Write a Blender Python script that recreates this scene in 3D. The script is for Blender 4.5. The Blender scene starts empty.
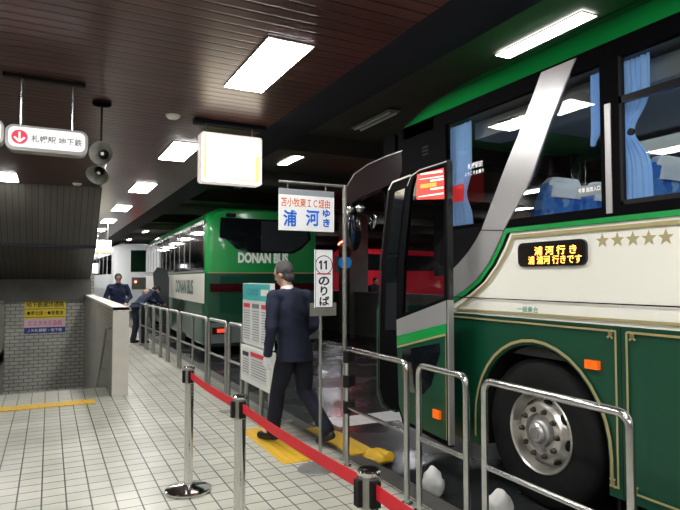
import bpy, bmesh, math, random
from mathutils import Vector, Matrix, noise
random.seed(7)
C = bpy.context.scene.collection
R = math.radians
PI = math.pi
# ------------------------------------------------------------------ camera
F, CX, CY, H = 570.0, 340.0, 255.0, 1.6
YAW, PIT = R(27.0), R(2.4)
cam_d = bpy.data.cameras.new('camera'); cam = bpy.data.objects.new('camera', cam_d); C.objects.link(cam)
cam.location = (0, 0, H); cam.rotation_euler = (PI/2 + PIT, 0, -YAW)
cam_d.sensor_width = 36; cam_d.lens = F/680*36; cam_d.clip_start = 0.05; cam_d.clip_end = 300
bpy.context.scene.camera = cam
MC = Matrix.Rotation(-YAW, 3, 'Z') @ Matrix.Rotation(PI/2 + PIT, 3, 'X')
def ray(px, py): return MC @ Vector(((px-CX)/F, (CY-py)/F, -1))
def gx(px, py, X): d = ray(px, py); return Vector((0, 0, H)) + d*(X/d.x)
def gy(px, py, Y): d = ray(px, py); return Vector((0, 0, H)) + d*(Y/d.y)
def gz(px, py, Z): d = ray(px, py); return Vector((0, 0, H)) + d*((Z-H)/d.z)

# ------------------------------------------------------------------ materials
def newmat(name):
    m = bpy.data.materials.new(name); m.use_nodes = True
    nt = m.node_tree; nt.nodes.clear()
    out = nt.nodes.new('ShaderNodeOutputMaterial')
    return m, nt, out
def P(name, col, rough=.5, metal=0, coat=0, emis=None, es=0, noise_amt=0, nscale=8, bump=0, spec=.5):
    m, nt, out = newmat(name); b = nt.nodes.new('ShaderNodeBsdfPrincipled')
    b.inputs['Base Color'].default_value = (*col, 1); b.inputs['Roughness'].default_value = rough
    b.inputs['Metallic'].default_value = metal; b.inputs['Coat Weight'].default_value = coat
    b.inputs['Coat Roughness'].default_value = .06; b.inputs['Specular IOR Level'].default_value = spec
    if emis: b.inputs['Emission Color'].default_value = (*emis, 1); b.inputs['Emission Strength'].default_value = es
    nt.links.new(b.outputs[0], out.inputs[0])
    if noise_amt or bump:
        tc = nt.nodes.new('ShaderNodeTexCoord'); n = nt.nodes.new('ShaderNodeTexNoise')
        n.inputs['Scale'].default_value = nscale; n.inputs['Detail'].default_value = 5
        nt.links.new(tc.outputs['Object'], n.inputs['Vector'])
        if noise_amt:
            mx = nt.nodes.new('ShaderNodeMix'); mx.data_type = 'RGBA'
            mx.inputs[6].default_value = (*[c*(1-noise_amt) for c in col], 1)
            mx.inputs[7].default_value = (*[min(1, c*(1+noise_amt)) for c in col], 1)
            nt.links.new(n.outputs['Fac'], mx.inputs[0]); nt.links.new(mx.outputs[2], b.inputs['Base Color'])
        if bump:
            bp = nt.nodes.new('ShaderNodeBump'); bp.inputs['Strength'].default_value = bump; bp.inputs['Distance'].default_value = .02
            nt.links.new(n.outputs['Fac'], bp.inputs['Height']); nt.links.new(bp.outputs[0], b.inputs['Normal'])
    return m
def glassmat(name, tint, refl=1.0, rough=.01):
    m, nt, out = newmat(name)
    t = nt.nodes.new('ShaderNodeBsdfTransparent'); t.inputs[0].default_value = (*tint, 1)
    g = nt.nodes.new('ShaderNodeBsdfGlossy'); g.inputs[0].default_value = (refl, refl, refl, 1); g.inputs['Roughness'].default_value = rough
    fr = nt.nodes.new('ShaderNodeFresnel'); fr.inputs[0].default_value = 1.55
    mx = nt.nodes.new('ShaderNodeMixShader')
    ge = nt.nodes.new('ShaderNodeNewGeometry'); mu = nt.nodes.new('ShaderNodeMath'); mu.operation = 'SUBTRACT'; mu.use_clamp = True
    nt.links.new(fr.outputs[0], mu.inputs[0]); nt.links.new(ge.outputs['Backfacing'], mu.inputs[1])
    tm = nt.nodes.new('ShaderNodeMix'); tm.data_type = 'RGBA'; tm.inputs[6].default_value = (*tint, 1); tm.inputs[7].default_value = (1, 1, 1, 1)
    nt.links.new(ge.outputs['Backfacing'], tm.inputs[0]); nt.links.new(tm.outputs[2], t.inputs[0])
    nt.links.new(mu.outputs[0], mx.inputs[0]); nt.links.new(t.outputs[0], mx.inputs[1]); nt.links.new(g.outputs[0], mx.inputs[2])
    nt.links.new(mx.outputs[0], out.inputs[0]); return m
def brickmat(name, ax, w, h, mortar, c1, c2, cm, offset=0.5, rough=.4, dirt=.25, bump=.4, spec=.5, shift=(0, 0)):
    """ax: which world axes make the pattern's u and v"""
    m, nt, out = newmat(name); b = nt.nodes.new('ShaderNodeBsdfPrincipled')
    geo = nt.nodes.new('ShaderNodeNewGeometry'); sp = nt.nodes.new('ShaderNodeSeparateXYZ'); cb = nt.nodes.new('ShaderNodeCombineXYZ')
    nt.links.new(geo.outputs['Position'], sp.inputs[0])
    for i, a in enumerate(ax):
        ad = nt.nodes.new('ShaderNodeMath'); ad.operation = 'ADD'; ad.inputs[1].default_value = shift[i]
        nt.links.new(sp.outputs[a], ad.inputs[0]); nt.links.new(ad.outputs[0], cb.inputs[i])
    br = nt.nodes.new('ShaderNodeTexBrick'); br.offset = offset; br.squash = 1
    br.inputs['Scale'].default_value = 1; br.inputs['Brick Width'].default_value = w; br.inputs['Row Height'].default_value = h
    br.inputs['Mortar Size'].default_value = mortar; br.inputs['Mortar Smooth'].default_value = .1; br.inputs['Bias'].default_value = 0
    br.inputs['Color1'].default_value = (*c1, 1); br.inputs['Color2'].default_value = (*c2, 1); br.inputs['Mortar'].default_value = (*cm, 1)
    nt.links.new(cb.outputs[0], br.inputs['Vector'])
    n = nt.nodes.new('ShaderNodeTexNoise'); n.inputs['Scale'].default_value = 1.3; n.inputs['Detail'].default_value = 6
    nt.links.new(geo.outputs['Position'], n.inputs['Vector'])
    mr = nt.nodes.new('ShaderNodeMapRange'); mr.inputs[1].default_value = .3; mr.inputs[2].default_value = .7; mr.inputs[3].default_value = 1-dirt; mr.inputs[4].default_value = 1
    nt.links.new(n.outputs['Fac'], mr.inputs[0])
    mx = nt.nodes.new('ShaderNodeMix'); mx.data_type = 'RGBA'; mx.blend_type = 'MULTIPLY'; mx.inputs[0].default_value = 1
    nt.links.new(br.outputs['Color'], mx.inputs[6]); nt.links.new(mr.outputs[0], mx.inputs[7]); nt.links.new(mx.outputs[2], b.inputs['Base Color'])
    b.inputs['Roughness'].default_value = rough; b.inputs['Specular IOR Level'].default_value = spec
    bp = nt.nodes.new('ShaderNodeBump'); bp.invert = True; bp.inputs['Strength'].default_value = bump; bp.inputs['Distance'].default_value = .004
    nt.links.new(br.outputs['Fac'], bp.inputs['Height']); nt.links.new(bp.outputs[0], b.inputs['Normal'])
    nt.links.new(b.outputs[0], out.inputs[0]); return m
def emit(name, col, s):
    m, nt, out = newmat(name); e = nt.nodes.new('ShaderNodeEmission'); e.inputs[0].default_value = (*col, 1); e.inputs[1].default_value = s
    nt.links.new(e.outputs[0], out.inputs[0]); return m
def slatmat():
    m, nt, out = newmat('brown slats'); b = nt.nodes.new('ShaderNodeBsdfPrincipled')
    geo = nt.nodes.new('ShaderNodeNewGeometry'); sp = nt.nodes.new('ShaderNodeSeparateXYZ'); nt.links.new(geo.outputs['Position'], sp.inputs[0])
    d = nt.nodes.new('ShaderNodeMath'); d.operation = 'DIVIDE'; d.inputs[1].default_value = .125; nt.links.new(sp.outputs[1], d.inputs[0])
    f = nt.nodes.new('ShaderNodeMath'); f.operation = 'FRACT'; nt.links.new(d.outputs[0], f.inputs[0])
    pp = nt.nodes.new('ShaderNodeMath'); pp.operation = 'PINGPONG'; pp.inputs[1].default_value = .5; nt.links.new(f.outputs[0], pp.inputs[0])
    st = nt.nodes.new('ShaderNodeMapRange'); st.inputs[1].default_value = .06; st.inputs[2].default_value = .12; nt.links.new(pp.outputs[0], st.inputs[0])
    fl = nt.nodes.new('ShaderNodeMath'); fl.operation = 'FLOOR'; nt.links.new(d.outputs[0], fl.inputs[0])
    wn = nt.nodes.new('ShaderNodeTexWhiteNoise'); wn.noise_dimensions = '1D'; nt.links.new(fl.outputs[0], wn.inputs['W'])
    c = nt.nodes.new('ShaderNodeMix'); c.data_type = 'RGBA'; c.inputs[6].default_value = (.062, .024, .022, 1); c.inputs[7].default_value = (.105, .044, .038, 1)
    nt.links.new(wn.outputs['Value'], c.inputs[0])
    n = nt.nodes.new('ShaderNodeTexNoise'); n.inputs['Scale'].default_value = 1.0; n.inputs['Detail'].default_value = 5
    mp = nt.nodes.new('ShaderNodeMapping'); mp.inputs['Scale'].default_value = (1, 6, 1); nt.links.new(geo.outputs['Position'], mp.inputs[0]); nt.links.new(mp.outputs[0], n.inputs['Vector'])
    mr = nt.nodes.new('ShaderNodeMapRange'); mr.inputs[3].default_value = .55; mr.inputs[4].default_value = 1.3; nt.links.new(n.outputs['Fac'], mr.inputs[0])
    m1 = nt.nodes.new('ShaderNodeMix'); m1.data_type = 'RGBA'; m1.blend_type = 'MULTIPLY'; m1.inputs[0].default_value = 1
    nt.links.new(c.outputs[2], m1.inputs[6]); nt.links.new(mr.outputs[0], m1.inputs[7])
    m2 = nt.nodes.new('ShaderNodeMix'); m2.data_type = 'RGBA'; m2.inputs[6].default_value = (.006, .004, .004, 1)
    nt.links.new(st.outputs[0], m2.inputs[0]); nt.links.new(m1.outputs[2], m2.inputs[7]); nt.links.new(m2.outputs[2], b.inputs['Base Color'])
    b.inputs['Roughness'].default_value = .30; b.inputs['Specular IOR Level'].default_value = .42; b.inputs['Specular Tint'].default_value = (1, .62, .62, 1)
    bp = nt.nodes.new('ShaderNodeBump'); bp.inputs['Strength'].default_value = .6; bp.inputs['Distance'].default_value = .01
    nt.links.new(st.outputs[0], bp.inputs['Height']); nt.links.new(bp.outputs[0], b.inputs['Normal'])
    nt.links.new(b.outputs[0], out.inputs[0]); return m
def asphalt():
    m, nt, out = newmat('wet asphalt'); b = nt.nodes.new('ShaderNodeBsdfPrincipled')
    geo = nt.nodes.new('ShaderNodeNewGeometry')
    n = nt.nodes.new('ShaderNodeTexNoise'); n.inputs['Scale'].default_value = .9; n.inputs['Detail'].default_value = 6
    n2 = nt.nodes.new('ShaderNodeTexNoise'); n2.inputs['Scale'].default_value = 60; n2.inputs['Detail'].default_value = 3
    nt.links.new(geo.outputs['Position'], n.inputs['Vector']); nt.links.new(geo.outputs['Position'], n2.inputs['Vector'])
    mr = nt.nodes.new('ShaderNodeMapRange'); mr.inputs[1].default_value = .35; mr.inputs[2].default_value = .65; mr.inputs[3].default_value = .06; mr.inputs[4].default_value = .38
    nt.links.new(n.outputs['Fac'], mr.inputs[0]); nt.links.new(mr.outputs[0], b.inputs['Roughness'])
    mx = nt.nodes.new('ShaderNodeMix'); mx.data_type = 'RGBA'; mx.inputs[6].default_value = (.012, .013, .015, 1); mx.inputs[7].default_value = (.035, .037, .04, 1)
    nt.links.new(n2.outputs['Fac'], mx.inputs[0]); nt.links.new(mx.outputs[2], b.inputs['Base Color'])
    bp = nt.nodes.new('ShaderNodeBump'); bp.inputs['Strength'].default_value = .12; bp.inputs['Distance'].default_value = .01
    nt.links.new(n2.outputs['Fac'], bp.inputs['Height']); nt.links.new(bp.outputs[0], b.inputs['Normal'])
    nt.links.new(b.outputs[0], out.inputs[0]); return m
def seatmat():
    m, nt, out = newmat('blue patterned moquette'); b = nt.nodes.new('ShaderNodeBsdfPrincipled')
    tc = nt.nodes.new('ShaderNodeTexCoord'); v = nt.nodes.new('ShaderNodeTexVoronoi'); v.inputs['Scale'].default_value = 14; v.distance = 'MANHATTAN'
    nt.links.new(tc.outputs['Object'], v.inputs['Vector'])
    cr = nt.nodes.new('ShaderNodeValToRGB'); e = cr.color_ramp.elements
    e[0].position = 0; e[0].color = (.02, .09, .42, 1); e[1].position = 1; e[1].color = (.05, .35, .75, 1)
    x = e.new(.45); x.color = (.10, .28, .72, 1); x = e.new(.62); x.color = (.35, .55, .75, 1); x = e.new(.75); x.color = (.03, .12, .5, 1)
    sp = nt.nodes.new('ShaderNodeSeparateColor'); nt.links.new(v.outputs['Color'], sp.inputs[0]); nt.links.new(sp.outputs[0], cr.inputs[0])
    nt.links.new(cr.outputs[0], b.inputs['Base Color']); b.inputs['Roughness'].default_value = .9
    nt.links.new(cr.outputs[0], b.inputs['Emission Color']); b.inputs['Emission Strength'].default_value = 0
    nt.links.new(b.outputs[0], out.inputs[0]); return m
def ledmat(name, col, s, pitch):
    m, nt, out = newmat(name); e = nt.nodes.new('ShaderNodeEmission'); e.inputs[0].default_value = (*col, 1); e.inputs[1].default_value = s
    nt.links.new(e.outputs[0], out.inputs[0]); return m

M = {}
M['tile'] = brickmat('pale platform tiles', (0, 1), .16, .16, .0055, (.56, .56, .48), (.49, .49, .42), (.05, .045, .04), offset=0, rough=.36, dirt=.30, shift=(.02, .03))
M['brickXZ'] = brickmat('glazed white brick', (0, 2), .2, .085, .008, (.52, .52, .47), (.42, .43, .39), (.13, .13, .12), rough=.35)
M['brickYZ'] = brickmat('glazed white brick side', (1, 2), .16, .06, .005, (.52, .52, .47), (.42, .43, .39), (.13, .13, .12), rough=.35)
M['plankYZ'] = brickmat('ribbed dark cladding', (0, 2), .11, 30, .006, (.10, .092, .082), (.08, .074, .065), (.02, .018, .016), offset=0, rough=.5)
M['slat'] = slatmat()
M['asphalt'] = asphalt()
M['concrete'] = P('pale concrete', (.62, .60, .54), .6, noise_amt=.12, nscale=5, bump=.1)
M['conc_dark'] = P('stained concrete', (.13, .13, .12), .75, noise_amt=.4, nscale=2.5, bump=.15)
M['deck'] = P('dark concrete deck', (.058, .052, .045), .75, noise_amt=.35, nscale=1.2)
M['beam'] = P('dark blue beam paint', (.010, .012, .020), .7, spec=.2, noise_amt=.3, nscale=2)
M['curb'] = P('dark curb stone', (.09, .09, .085), .55, noise_amt=.3, nscale=9)
M['yellow'] = P('yellow tactile', (.66, .40, .02), .5, noise_amt=.15, nscale=30, bump=.2)
M['steel'] = P('brushed steel', (.62, .62, .62), .22, 1, noise_amt=.1, nscale=20)
M['railgrey'] = P('dull steel', (.42, .42, .40), .32, .9, noise_amt=.2, nscale=20)
M['chrome'] = P('polished steel', (.72, .72, .70), .1, 1)
M['nut'] = P('dark nut', (.10, .085, .07), .45, .7)
M['rim'] = P('alloy rim', (.72, .70, .66), .28, .85, noise_amt=.12, nscale=12)
M['greysteel'] = P('grey steel post', (.30, .30, .28), .4, .6, noise_amt=.25, nscale=20)
M['black'] = P('black rubber', (.008, .008, .008), .6, spec=.25)
M['bodyblack'] = P('satin black', (.003, .003, .004), .6, spec=.03)
M['blackgloss'] = P('gloss black', (.008, .008, .010), .2, coat=.3)
M['tyre'] = P('tyre rubber', (.007, .007, .0075), .8, spec=.25, noise_amt=.5, nscale=20, bump=.2)
M['red'] = P('red belt', (.72, .015, .03), .55)
M['redpaint'] = P('red bus paint', (.45, .012, .02), .3, emis=(.8, .02, .05), es=.12)  # slight glow put into the paint so the distant coach stays bright
M['green'] = P('bright green paint', (.008, .30, .06), .28, coat=.5)
M['dgreen'] = P('dark green paint', (.002, .058, .028), .35, coat=.2)
M['white'] = P('cream white paint', (.90, .89, .80), .3, coat=.4)
M['pwhite'] = P('white sheet', (.80, .82, .80), .5)
M['silver'] = P('silver paint', (.50, .49, .49), .33, .55, coat=.3)
M['gold'] = P('gold line', (.42, .36, .17), .4, .2)
M['goldstar'] = P('gold star', (.44, .38, .20), .4, .2)
M['letter'] = P('silver letter', (.74, .76, .70), .4, 0, emis=(.8, .85, .8), es=.12)  # faint glow in the letter colour lifts its brightness
M['glass'] = glassmat('tinted bus glass', (.66, .70, .70))
M['dglass'] = P('smoked bus glass', (.006, .008, .010), .04, coat=1, spec=.9)
M['mirrorglass'] = P('mirror glass', (.55, .57, .6), .04, 1)
M['curtain'] = P('blue curtain', (.34, .55, .86), .8, emis=(.35, .58, .95), es=.2)  # glow added to the fabric colour so the curtains look brighter
M['seat'] = seatmat()
M['cloth'] = P('white headrest cloth', (.75, .78, .78), .8)
M['interior'] = P('bus interior trim', (.34, .34, .32), .6)
M['intdark'] = P('dark interior', (.03, .03, .033), .7)
M['lens'] = P('amber lens', (.85, .13, .01), .25, emis=(1, .16, 0), es=.3)
M['redlens'] = P('red lens', (.045, .003, .004), .15, coat=.6)
M['redglow'] = emit('red lamp', (1, .03, .02), 45)
M['bluelens'] = P('blue lens', (.01, .10, .28), .2, emis=(.02, .2, .5), es=.4)
M['brownlens'] = P('brown lens', (.15, .03, .02), .2)
M['suit'] = P('navy suit wool', (.008, .013, .034), .88, noise_amt=.25, nscale=60)
M['suitpants'] = P('navy trouser wool', (.004, .006, .016), .9)
M['jacketblue'] = P('navy work jacket', (.008, .016, .055), .85, noise_amt=.2, nscale=20)
M['skin'] = P('skin', (.50, .30, .22), .55)
M['hair'] = P('greying hair', (.055, .052, .052), .85, noise_amt=.5, nscale=60, bump=.3)
M['hairblack'] = P('black hair', (.012, .011, .01), .7)
M['shoe'] = P('black leather', (.008, .008, .009), .3)
M['glove'] = P('white glove', (.75, .76, .78), .8)
M['eye'] = P('eye', (.02, .015, .01), .2)
M['lip'] = P('lip', (.32, .12, .10), .5)
M['roadtube'] = emit('road fluorescent panel', (1.0, .98, .95), 15)
M['tube'] = emit('fluorescent panel', (1.0, .98, .95), 42)
M['farlamp'] = emit('far fluorescent panel', (.97, .98, 1.0), 45)
M['unlit'] = P('unlit diffuser', (.30, .30, .28), .4)
M['lightbox'] = emit('lit sign face', (1.0, .93, .74), 3.0)
M['lightbox_y'] = emit('lit sign amber', (1.0, .70, .24), 1.5)
M['signface'] = emit('lit white sign face', (.98, .97, .92), 1.05)
M['ledorange'] = emit('amber LED', (1.0, .42, .06), 5)
M['panelwhite'] = P('white sign enamel', (.85, .87, .88), .4, emis=(1, 1, 1), es=.16)  # small glow put into the enamel colour to brighten the sign panels
M['blue'] = P('blue letter', (.005, .16, .75), .5)
M['orange'] = P('orange letter', (.75, .16, .03), .5)
M['inkblack'] = P('black letter', (.01, .01, .01), .5)
M['inkred'] = P('red ink', (.75, .03, .05), .5)
M['inkgrey'] = P('grey ink', (.2, .2, .22), .5)
M['teal'] = P('teal header', (.05, .45, .45), .5)
M['tealink'] = P('teal ink', (.0, .28, .18), .5)
M['yellowsign'] = P('yellow sign', (.80, .62, .03), .5)
M['pinksign'] = P('pink sign', (.72, .50, .58), .5)
M['navysign'] = P('navy sign', (.03, .05, .25), .5)
M['magenta'] = P('magenta ink', (.55, .05, .25), .5)
M['bag'] = P('white sack', (.72, .72, .70), .7, noise_amt=.1, bump=.4, nscale=10)
M['speaker'] = P('grey speaker horn', (.26, .26, .23), .45)
M['wline'] = P('white road paint', (.55, .56, .56), .35, noise_amt=.3, nscale=6)
M['dirtywhite'] = P('white coach paint', (.75, .76, .76), .35, coat=.4)
M['stub'] = P('plain wall paint', (.30, .29, .27), .8, noise_amt=.15, nscale=2)

# ------------------------------------------------------------------ mesh helpers
class MB:
    def __init__(s): s.bm = bmesh.new()
    def box(s, a, b, rot=None, piv=None):
        x0, x1 = sorted((a[0], b[0])); y0, y1 = sorted((a[1], b[1])); z0, z1 = sorted((a[2], b[2]))
        v = [s.bm.verts.new(p) for p in ((x0,y0,z0),(x1,y0,z0),(x1,y1,z0),(x0,y1,z0),(x0,y0,z1),(x1,y0,z1),(x1,y1,z1),(x0,y1,z1))]
        for f in ((3,2,1,0),(4,5,6,7),(0,1,5,4),(1,2,6,5),(2,3,7,6),(3,0,4,7)): s.bm.faces.new([v[i] for i in f])
        if rot is not None: bmesh.ops.rotate(s.bm, verts=v, cent=piv or ((x0+x1)/2, (y0+y1)/2, (z0+z1)/2), matrix=rot)
        return s
    def prism(s, pts, off):
        """closed polygon of 3-D points pushed along off"""
        off = Vector(off); a = [s.bm.verts.new(p) for p in pts]; b = [s.bm.verts.new(Vector(p)+off) for p in pts]
        n = len(a); s.bm.faces.new(a[::-1]); s.bm.faces.new(b)
        for i in range(n): s.bm.faces.new((a[i], a[(i+1) % n], b[(i+1) % n], b[i]))
        return s
    def loft(s, rings, cap=True, closed=True):
        vs = [[s.bm.verts.new(p) for p in r] for r in rings]; n = len(vs[0])
        for a, b in zip(vs, vs[1:]):
            for i in range(n if closed else n-1): s.bm.faces.new((a[i], a[(i+1) % n], b[(i+1) % n], b[i]))
        if cap and closed: s.bm.faces.new(vs[0][::-1]); s.bm.faces.new(vs[-1])
        return s
    def tube(s, pts, r, seg=12, cap=True):
        pts = [Vector(p) for p in pts]; rs = r if isinstance(r, (list, tuple)) else [r]*len(pts); rings = []
        prev = None
        for i, p in enumerate(pts):
            d = (pts[min(i+1, len(pts)-1)] - pts[max(i-1, 0)]).normalized()
            if prev is None:
                u = d.orthogonal().normalized()
            else:
                u = (prev - d*prev.dot(d)).normalized()
            prev = u; w = d.cross(u)
            rings.append([p + (u*math.cos(t)+w*math.sin(t))*rs[i] for t in (2*PI*k/seg for k in range(seg))])
        return s.loft(rings, cap)
    def lathe(s, prof, origin, axis=(0, 0, 1), seg=32, cap=False):
        ax = Vector(axis).normalized(); u = ax.orthogonal().normalized(); w = ax.cross(u); o = Vector(origin)
        return s.loft([[o + ax*z + (u*math.cos(2*PI*k/seg) + w*math.sin(2*PI*k/seg))*max(r, 1e-4) for k in range(seg)] for r, z in prof], cap)
    def ell(s, c, r, rot=None, seg=20):
        mt = Matrix.Translation(c) @ (rot.to_4x4() if rot is not None else Matrix.Identity(4)) @ Matrix.Diagonal((*r, 1))
        bmesh.ops.create_uvsphere(s.bm, u_segments=seg, v_segments=max(8, seg*2//3), radius=1, matrix=mt); return s
    def cone(s, a, b, ra, rb, seg=16):
        """tapered limb segment with round ends"""
        a, b = Vector(a), Vector(b); s.tube([a, b], [ra, rb], seg); s.ell(a, (ra,)*3, seg=seg); s.ell(b, (rb,)*3, seg=seg); return s
    def strip(s, pts, w, nrm, closed=False):
        """flat ribbon of width w along pts, lying across nrm"""
        pts = [Vector(p) for p in pts]; n = len(pts); nrm = Vector(nrm).normalized(); L = []
        for i, p in enumerate(pts):
            if closed: a, b = pts[i-1], pts[(i+1) % n]
            else: a, b = pts[max(i-1, 0)], pts[min(i+1, n-1)]
            d1 = (p-a).normalized() if (p-a).length > 1e-9 else (b-p).normalized(); d2 = (b-p).normalized() if (b-p).length > 1e-9 else d1
            t = (d1+d2).normalized(); sd = nrm.cross(t).normalized(); k = 1/max(.35, t.dot(d1))
            L.append((p+sd*w/2*k, p-sd*w/2*k))
        vs = [(s.bm.verts.new(a), s.bm.verts.new(b)) for a, b in L]
        for i in range(n if closed else n-1):
            a, b = vs[i], vs[(i+1) % n]; s.bm.faces.new((a[0], a[1], b[1], b[0]))
        return s
    def bevel(s, w=.005, seg=2, ang=40):
        es = [e for e in s.bm.edges if len(e.link_faces) == 2 and e.calc_face_angle(0) > R(ang)]
        bmesh.ops.bevel(s.bm, geom=es, offset=w, segments=seg, affect='EDGES', profile=.5); return s
    def mesh(s, name, smooth=True):
        bmesh.ops.recalc_face_normals(s.bm, faces=s.bm.faces); me = bpy.data.meshes.new(name); s.bm.to_mesh(me); s.bm.free()
        if smooth:
            for p in me.polygons: p.use_smooth = True
            try: me.set_sharp_from_angle(angle=R(35))
            except Exception: pass
        return me
    def build(s, name, mat, parent=None, smooth=True, **tags):
        o = bpy.data.objects.new(name, s.mesh(name, smooth)); C.objects.link(o)
        if mat: o.data.materials.append(mat)
        settle(o, parent)
        for k, v in tags.items(): o[k] = v
        return o
def world_m(o):
    m = Matrix.Identity(4); ch = []
    while o is not None: ch.append(o); o = o.parent
    for x in reversed(ch): m = m @ x.matrix_basis
    return m
def settle(o, parent):
    """mesh coordinates given in the world: keep them there under a placed parent"""
    if parent is not None:
        o.parent = parent; o.data.transform(world_m(parent).inverted())
def tag(o, label=None, cat=None, group=None, kind=None):
    if label: o['label'] = label
    if cat: o['category'] = cat
    if group: o['group'] = group
    if kind: o['kind'] = kind
    return o
def thing(name, loc, label, cat, group=None, rz=0):
    o = bpy.data.objects.new(name, None); C.objects.link(o); o.location = loc; o.rotation_euler = (0, 0, rz); o.empty_display_size = .1
    return tag(o, label, cat, group)
def copy_tree(o, parent=None):
    c = o.copy(); C.objects.link(c)
    if parent is not None: c.parent = parent
    for ch in list(o.children): copy_tree(ch, c)
    return c
def text_mesh(s, name, depth=.0, bold=0):
    cu = bpy.data.curves.new(name, 'FONT'); cu.body = s; cu.size = 1; cu.align_x = 'CENTER'; cu.extrude = depth; cu.resolution_u = 3; cu.offset = bold
    to = bpy.data.objects.new(name, cu); C.objects.link(to); bpy.context.view_layer.update()
    dg = bpy.context.evaluated_depsgraph_get(); me = bpy.data.meshes.new_from_object(to.evaluated_get(dg))
    bpy.data.objects.remove(to); return me
def text(s, name, mat, parent, center, right, up, w=None, h=None, bold=.012, **tags):
    """flat lettering fitted in a w x h box about center"""
    me = text_mesh(s, name, 0, bold)
    xs = [v.co.x for v in me.vertices]; ys = [v.co.y for v in me.vertices]
    if not xs: return None
    cx, cy = (min(xs)+max(xs))/2, (min(ys)+max(ys))/2; W, Hh = max(xs)-min(xs), max(ys)-min(ys)
    sx = w/W if w else None; sy = h/Hh if h else None
    sx = sx or sy; sy = sy or sx
    r = Vector(right).normalized(); u = Vector(up).normalized(); c = Vector(center)
    for v in me.vertices: v.co = c + r*((v.co.x-cx)*sx) + u*((v.co.y-cy)*sy)
    me.materials.clear(); me.materials.append(mat)
    o = bpy.data.objects.new(name, me); C.objects.link(o); settle(o, parent)
    for k, v in tags.items(): o[k] = v
    return o
def fused(mb, voxel, smooth=3):
    me = mb.mesh('tmp'); o = bpy.data.objects.new('tmp', me); C.objects.link(o)
    m = o.modifiers.new('r', 'REMESH'); m.mode = 'VOXEL'; m.voxel_size = voxel; m.use_smooth_shade = True
    if smooth: k = o.modifiers.new('s', 'SMOOTH'); k.factor = .5; k.iterations = smooth
    bpy.context.view_layer.update(); dg = bpy.context.evaluated_depsgraph_get()
    out = bpy.data.meshes.new_from_object(o.evaluated_get(dg)); bpy.data.objects.remove(o); bpy.data.meshes.remove(me)
    for p in out.polygons: p.use_smooth = True
    return out
def link_mesh(name, me, mat, parent):
    me.materials.clear(); me.materials.append(mat); o = bpy.data.objects.new(name, me); C.objects.link(o); o.parent = parent; return o
def struct(name, mb, mat, smooth=False):
    return mb.build(name, mat, None, smooth, kind='structure')

# ------------------------------------------------------------------ setting
RZ = -.08                                   # road level
X0, X1, Y0, Y1 = -.91, .80, 8.42, 15.5      # stair well
m = MB()
for a, b in (((-4, -8), (2.40, Y0)), ((X0, Y0), (X1, Y0+.78)), ((-4, Y0), (X0, 60)), ((X1+.19, Y0), (2.40, 60)), ((X0, Y1+.15), (X1, 60))):
    m.box((*a, -.3), (*b, 0))
struct('floor', m, M['tile'])
struct('curb', MB().box((2.40, -8, -.3), (2.58, 60, -.004)).bevel(.02), M['curb'])
struct('road', MB().box((2.58, -8, -.35), (22, 60, RZ)), M['asphalt'])
struct('trim_stair_nosing', MB().box((X0, Y0+.74, .0), (X1, Y0+.785, .005)), M['greysteel'])
st = MB()
for i in range(14):
    st.box((X0, Y0+.78+i*.30, -.17*(i+1)-.2), (X1, Y0+.78+(i+1)*.30, -.17*(i+1)))
st.box((X0, Y0+4.2, -2.7), (X1, Y1, -2.5))
struct('stairs', st, M['concrete'])
struct('wall_stair_back', MB().box((X0-.2, Y1, -2.7), (X1+.2, Y1+.15, 1.75)), M['brickXZ'])
struct('wall_stair_left', MB().box((X0-.15, Y0, -2.7), (X0, Y1, 1.1)), M['brickYZ'])
# parapet beside the stair: brick inside, rendered end and cap
pw = MB().box((X1, Y0, -2.7), (X1+.19, Y1, 1.17))
struct('wall_stair_right', pw, M['brickYZ'])
struct('trim_parapet', MB().box((X1-.012, Y0-.02, -.0), (X1+.198, Y0+.02, 1.21)).box((X1-.012, Y0-.02, 1.17), (X1+.198, Y1, 1.21)).box((X1+.19, Y0, 0), (X1+.198, Y1, 1.17)).bevel(.006), M['concrete'])
# sloping soffit over the stair (a wedge that closes against the ceiling)
CE = 3.4
q1, q2, q3 = gx(102, 190, .9), gx(96, 247, .9), gx(88.5, 287, .9)
wedge = [(0, q1.y-(CE-q1.z)*1.35, CE), (0, q2.y, q2.z), (0, q3.y, q3.z), (0, q3.y, q3.z-.05), (0, 22, q3.z-.05), (0, 22, CE)]
wd = MB().prism([(-3.9, y, z) for _, y, z in wedge], (.90+3.9, 0, 0))
struct('ceiling_stair_soffit', wd, M['plankYZ'])
struct('trim_soffit', MB().box((-3.9, q2.y-.04, q2.z-.03), (.905, q2.y+.04, q2.z+.03)), M['beam'])
struct('trim_stair_beam', MB().box((-3.9, Y1-.10, gy(45, 301, Y1-.1).z), (.93, Y1-.001, q3.z+.2)), M['conc_dark'])
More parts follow.
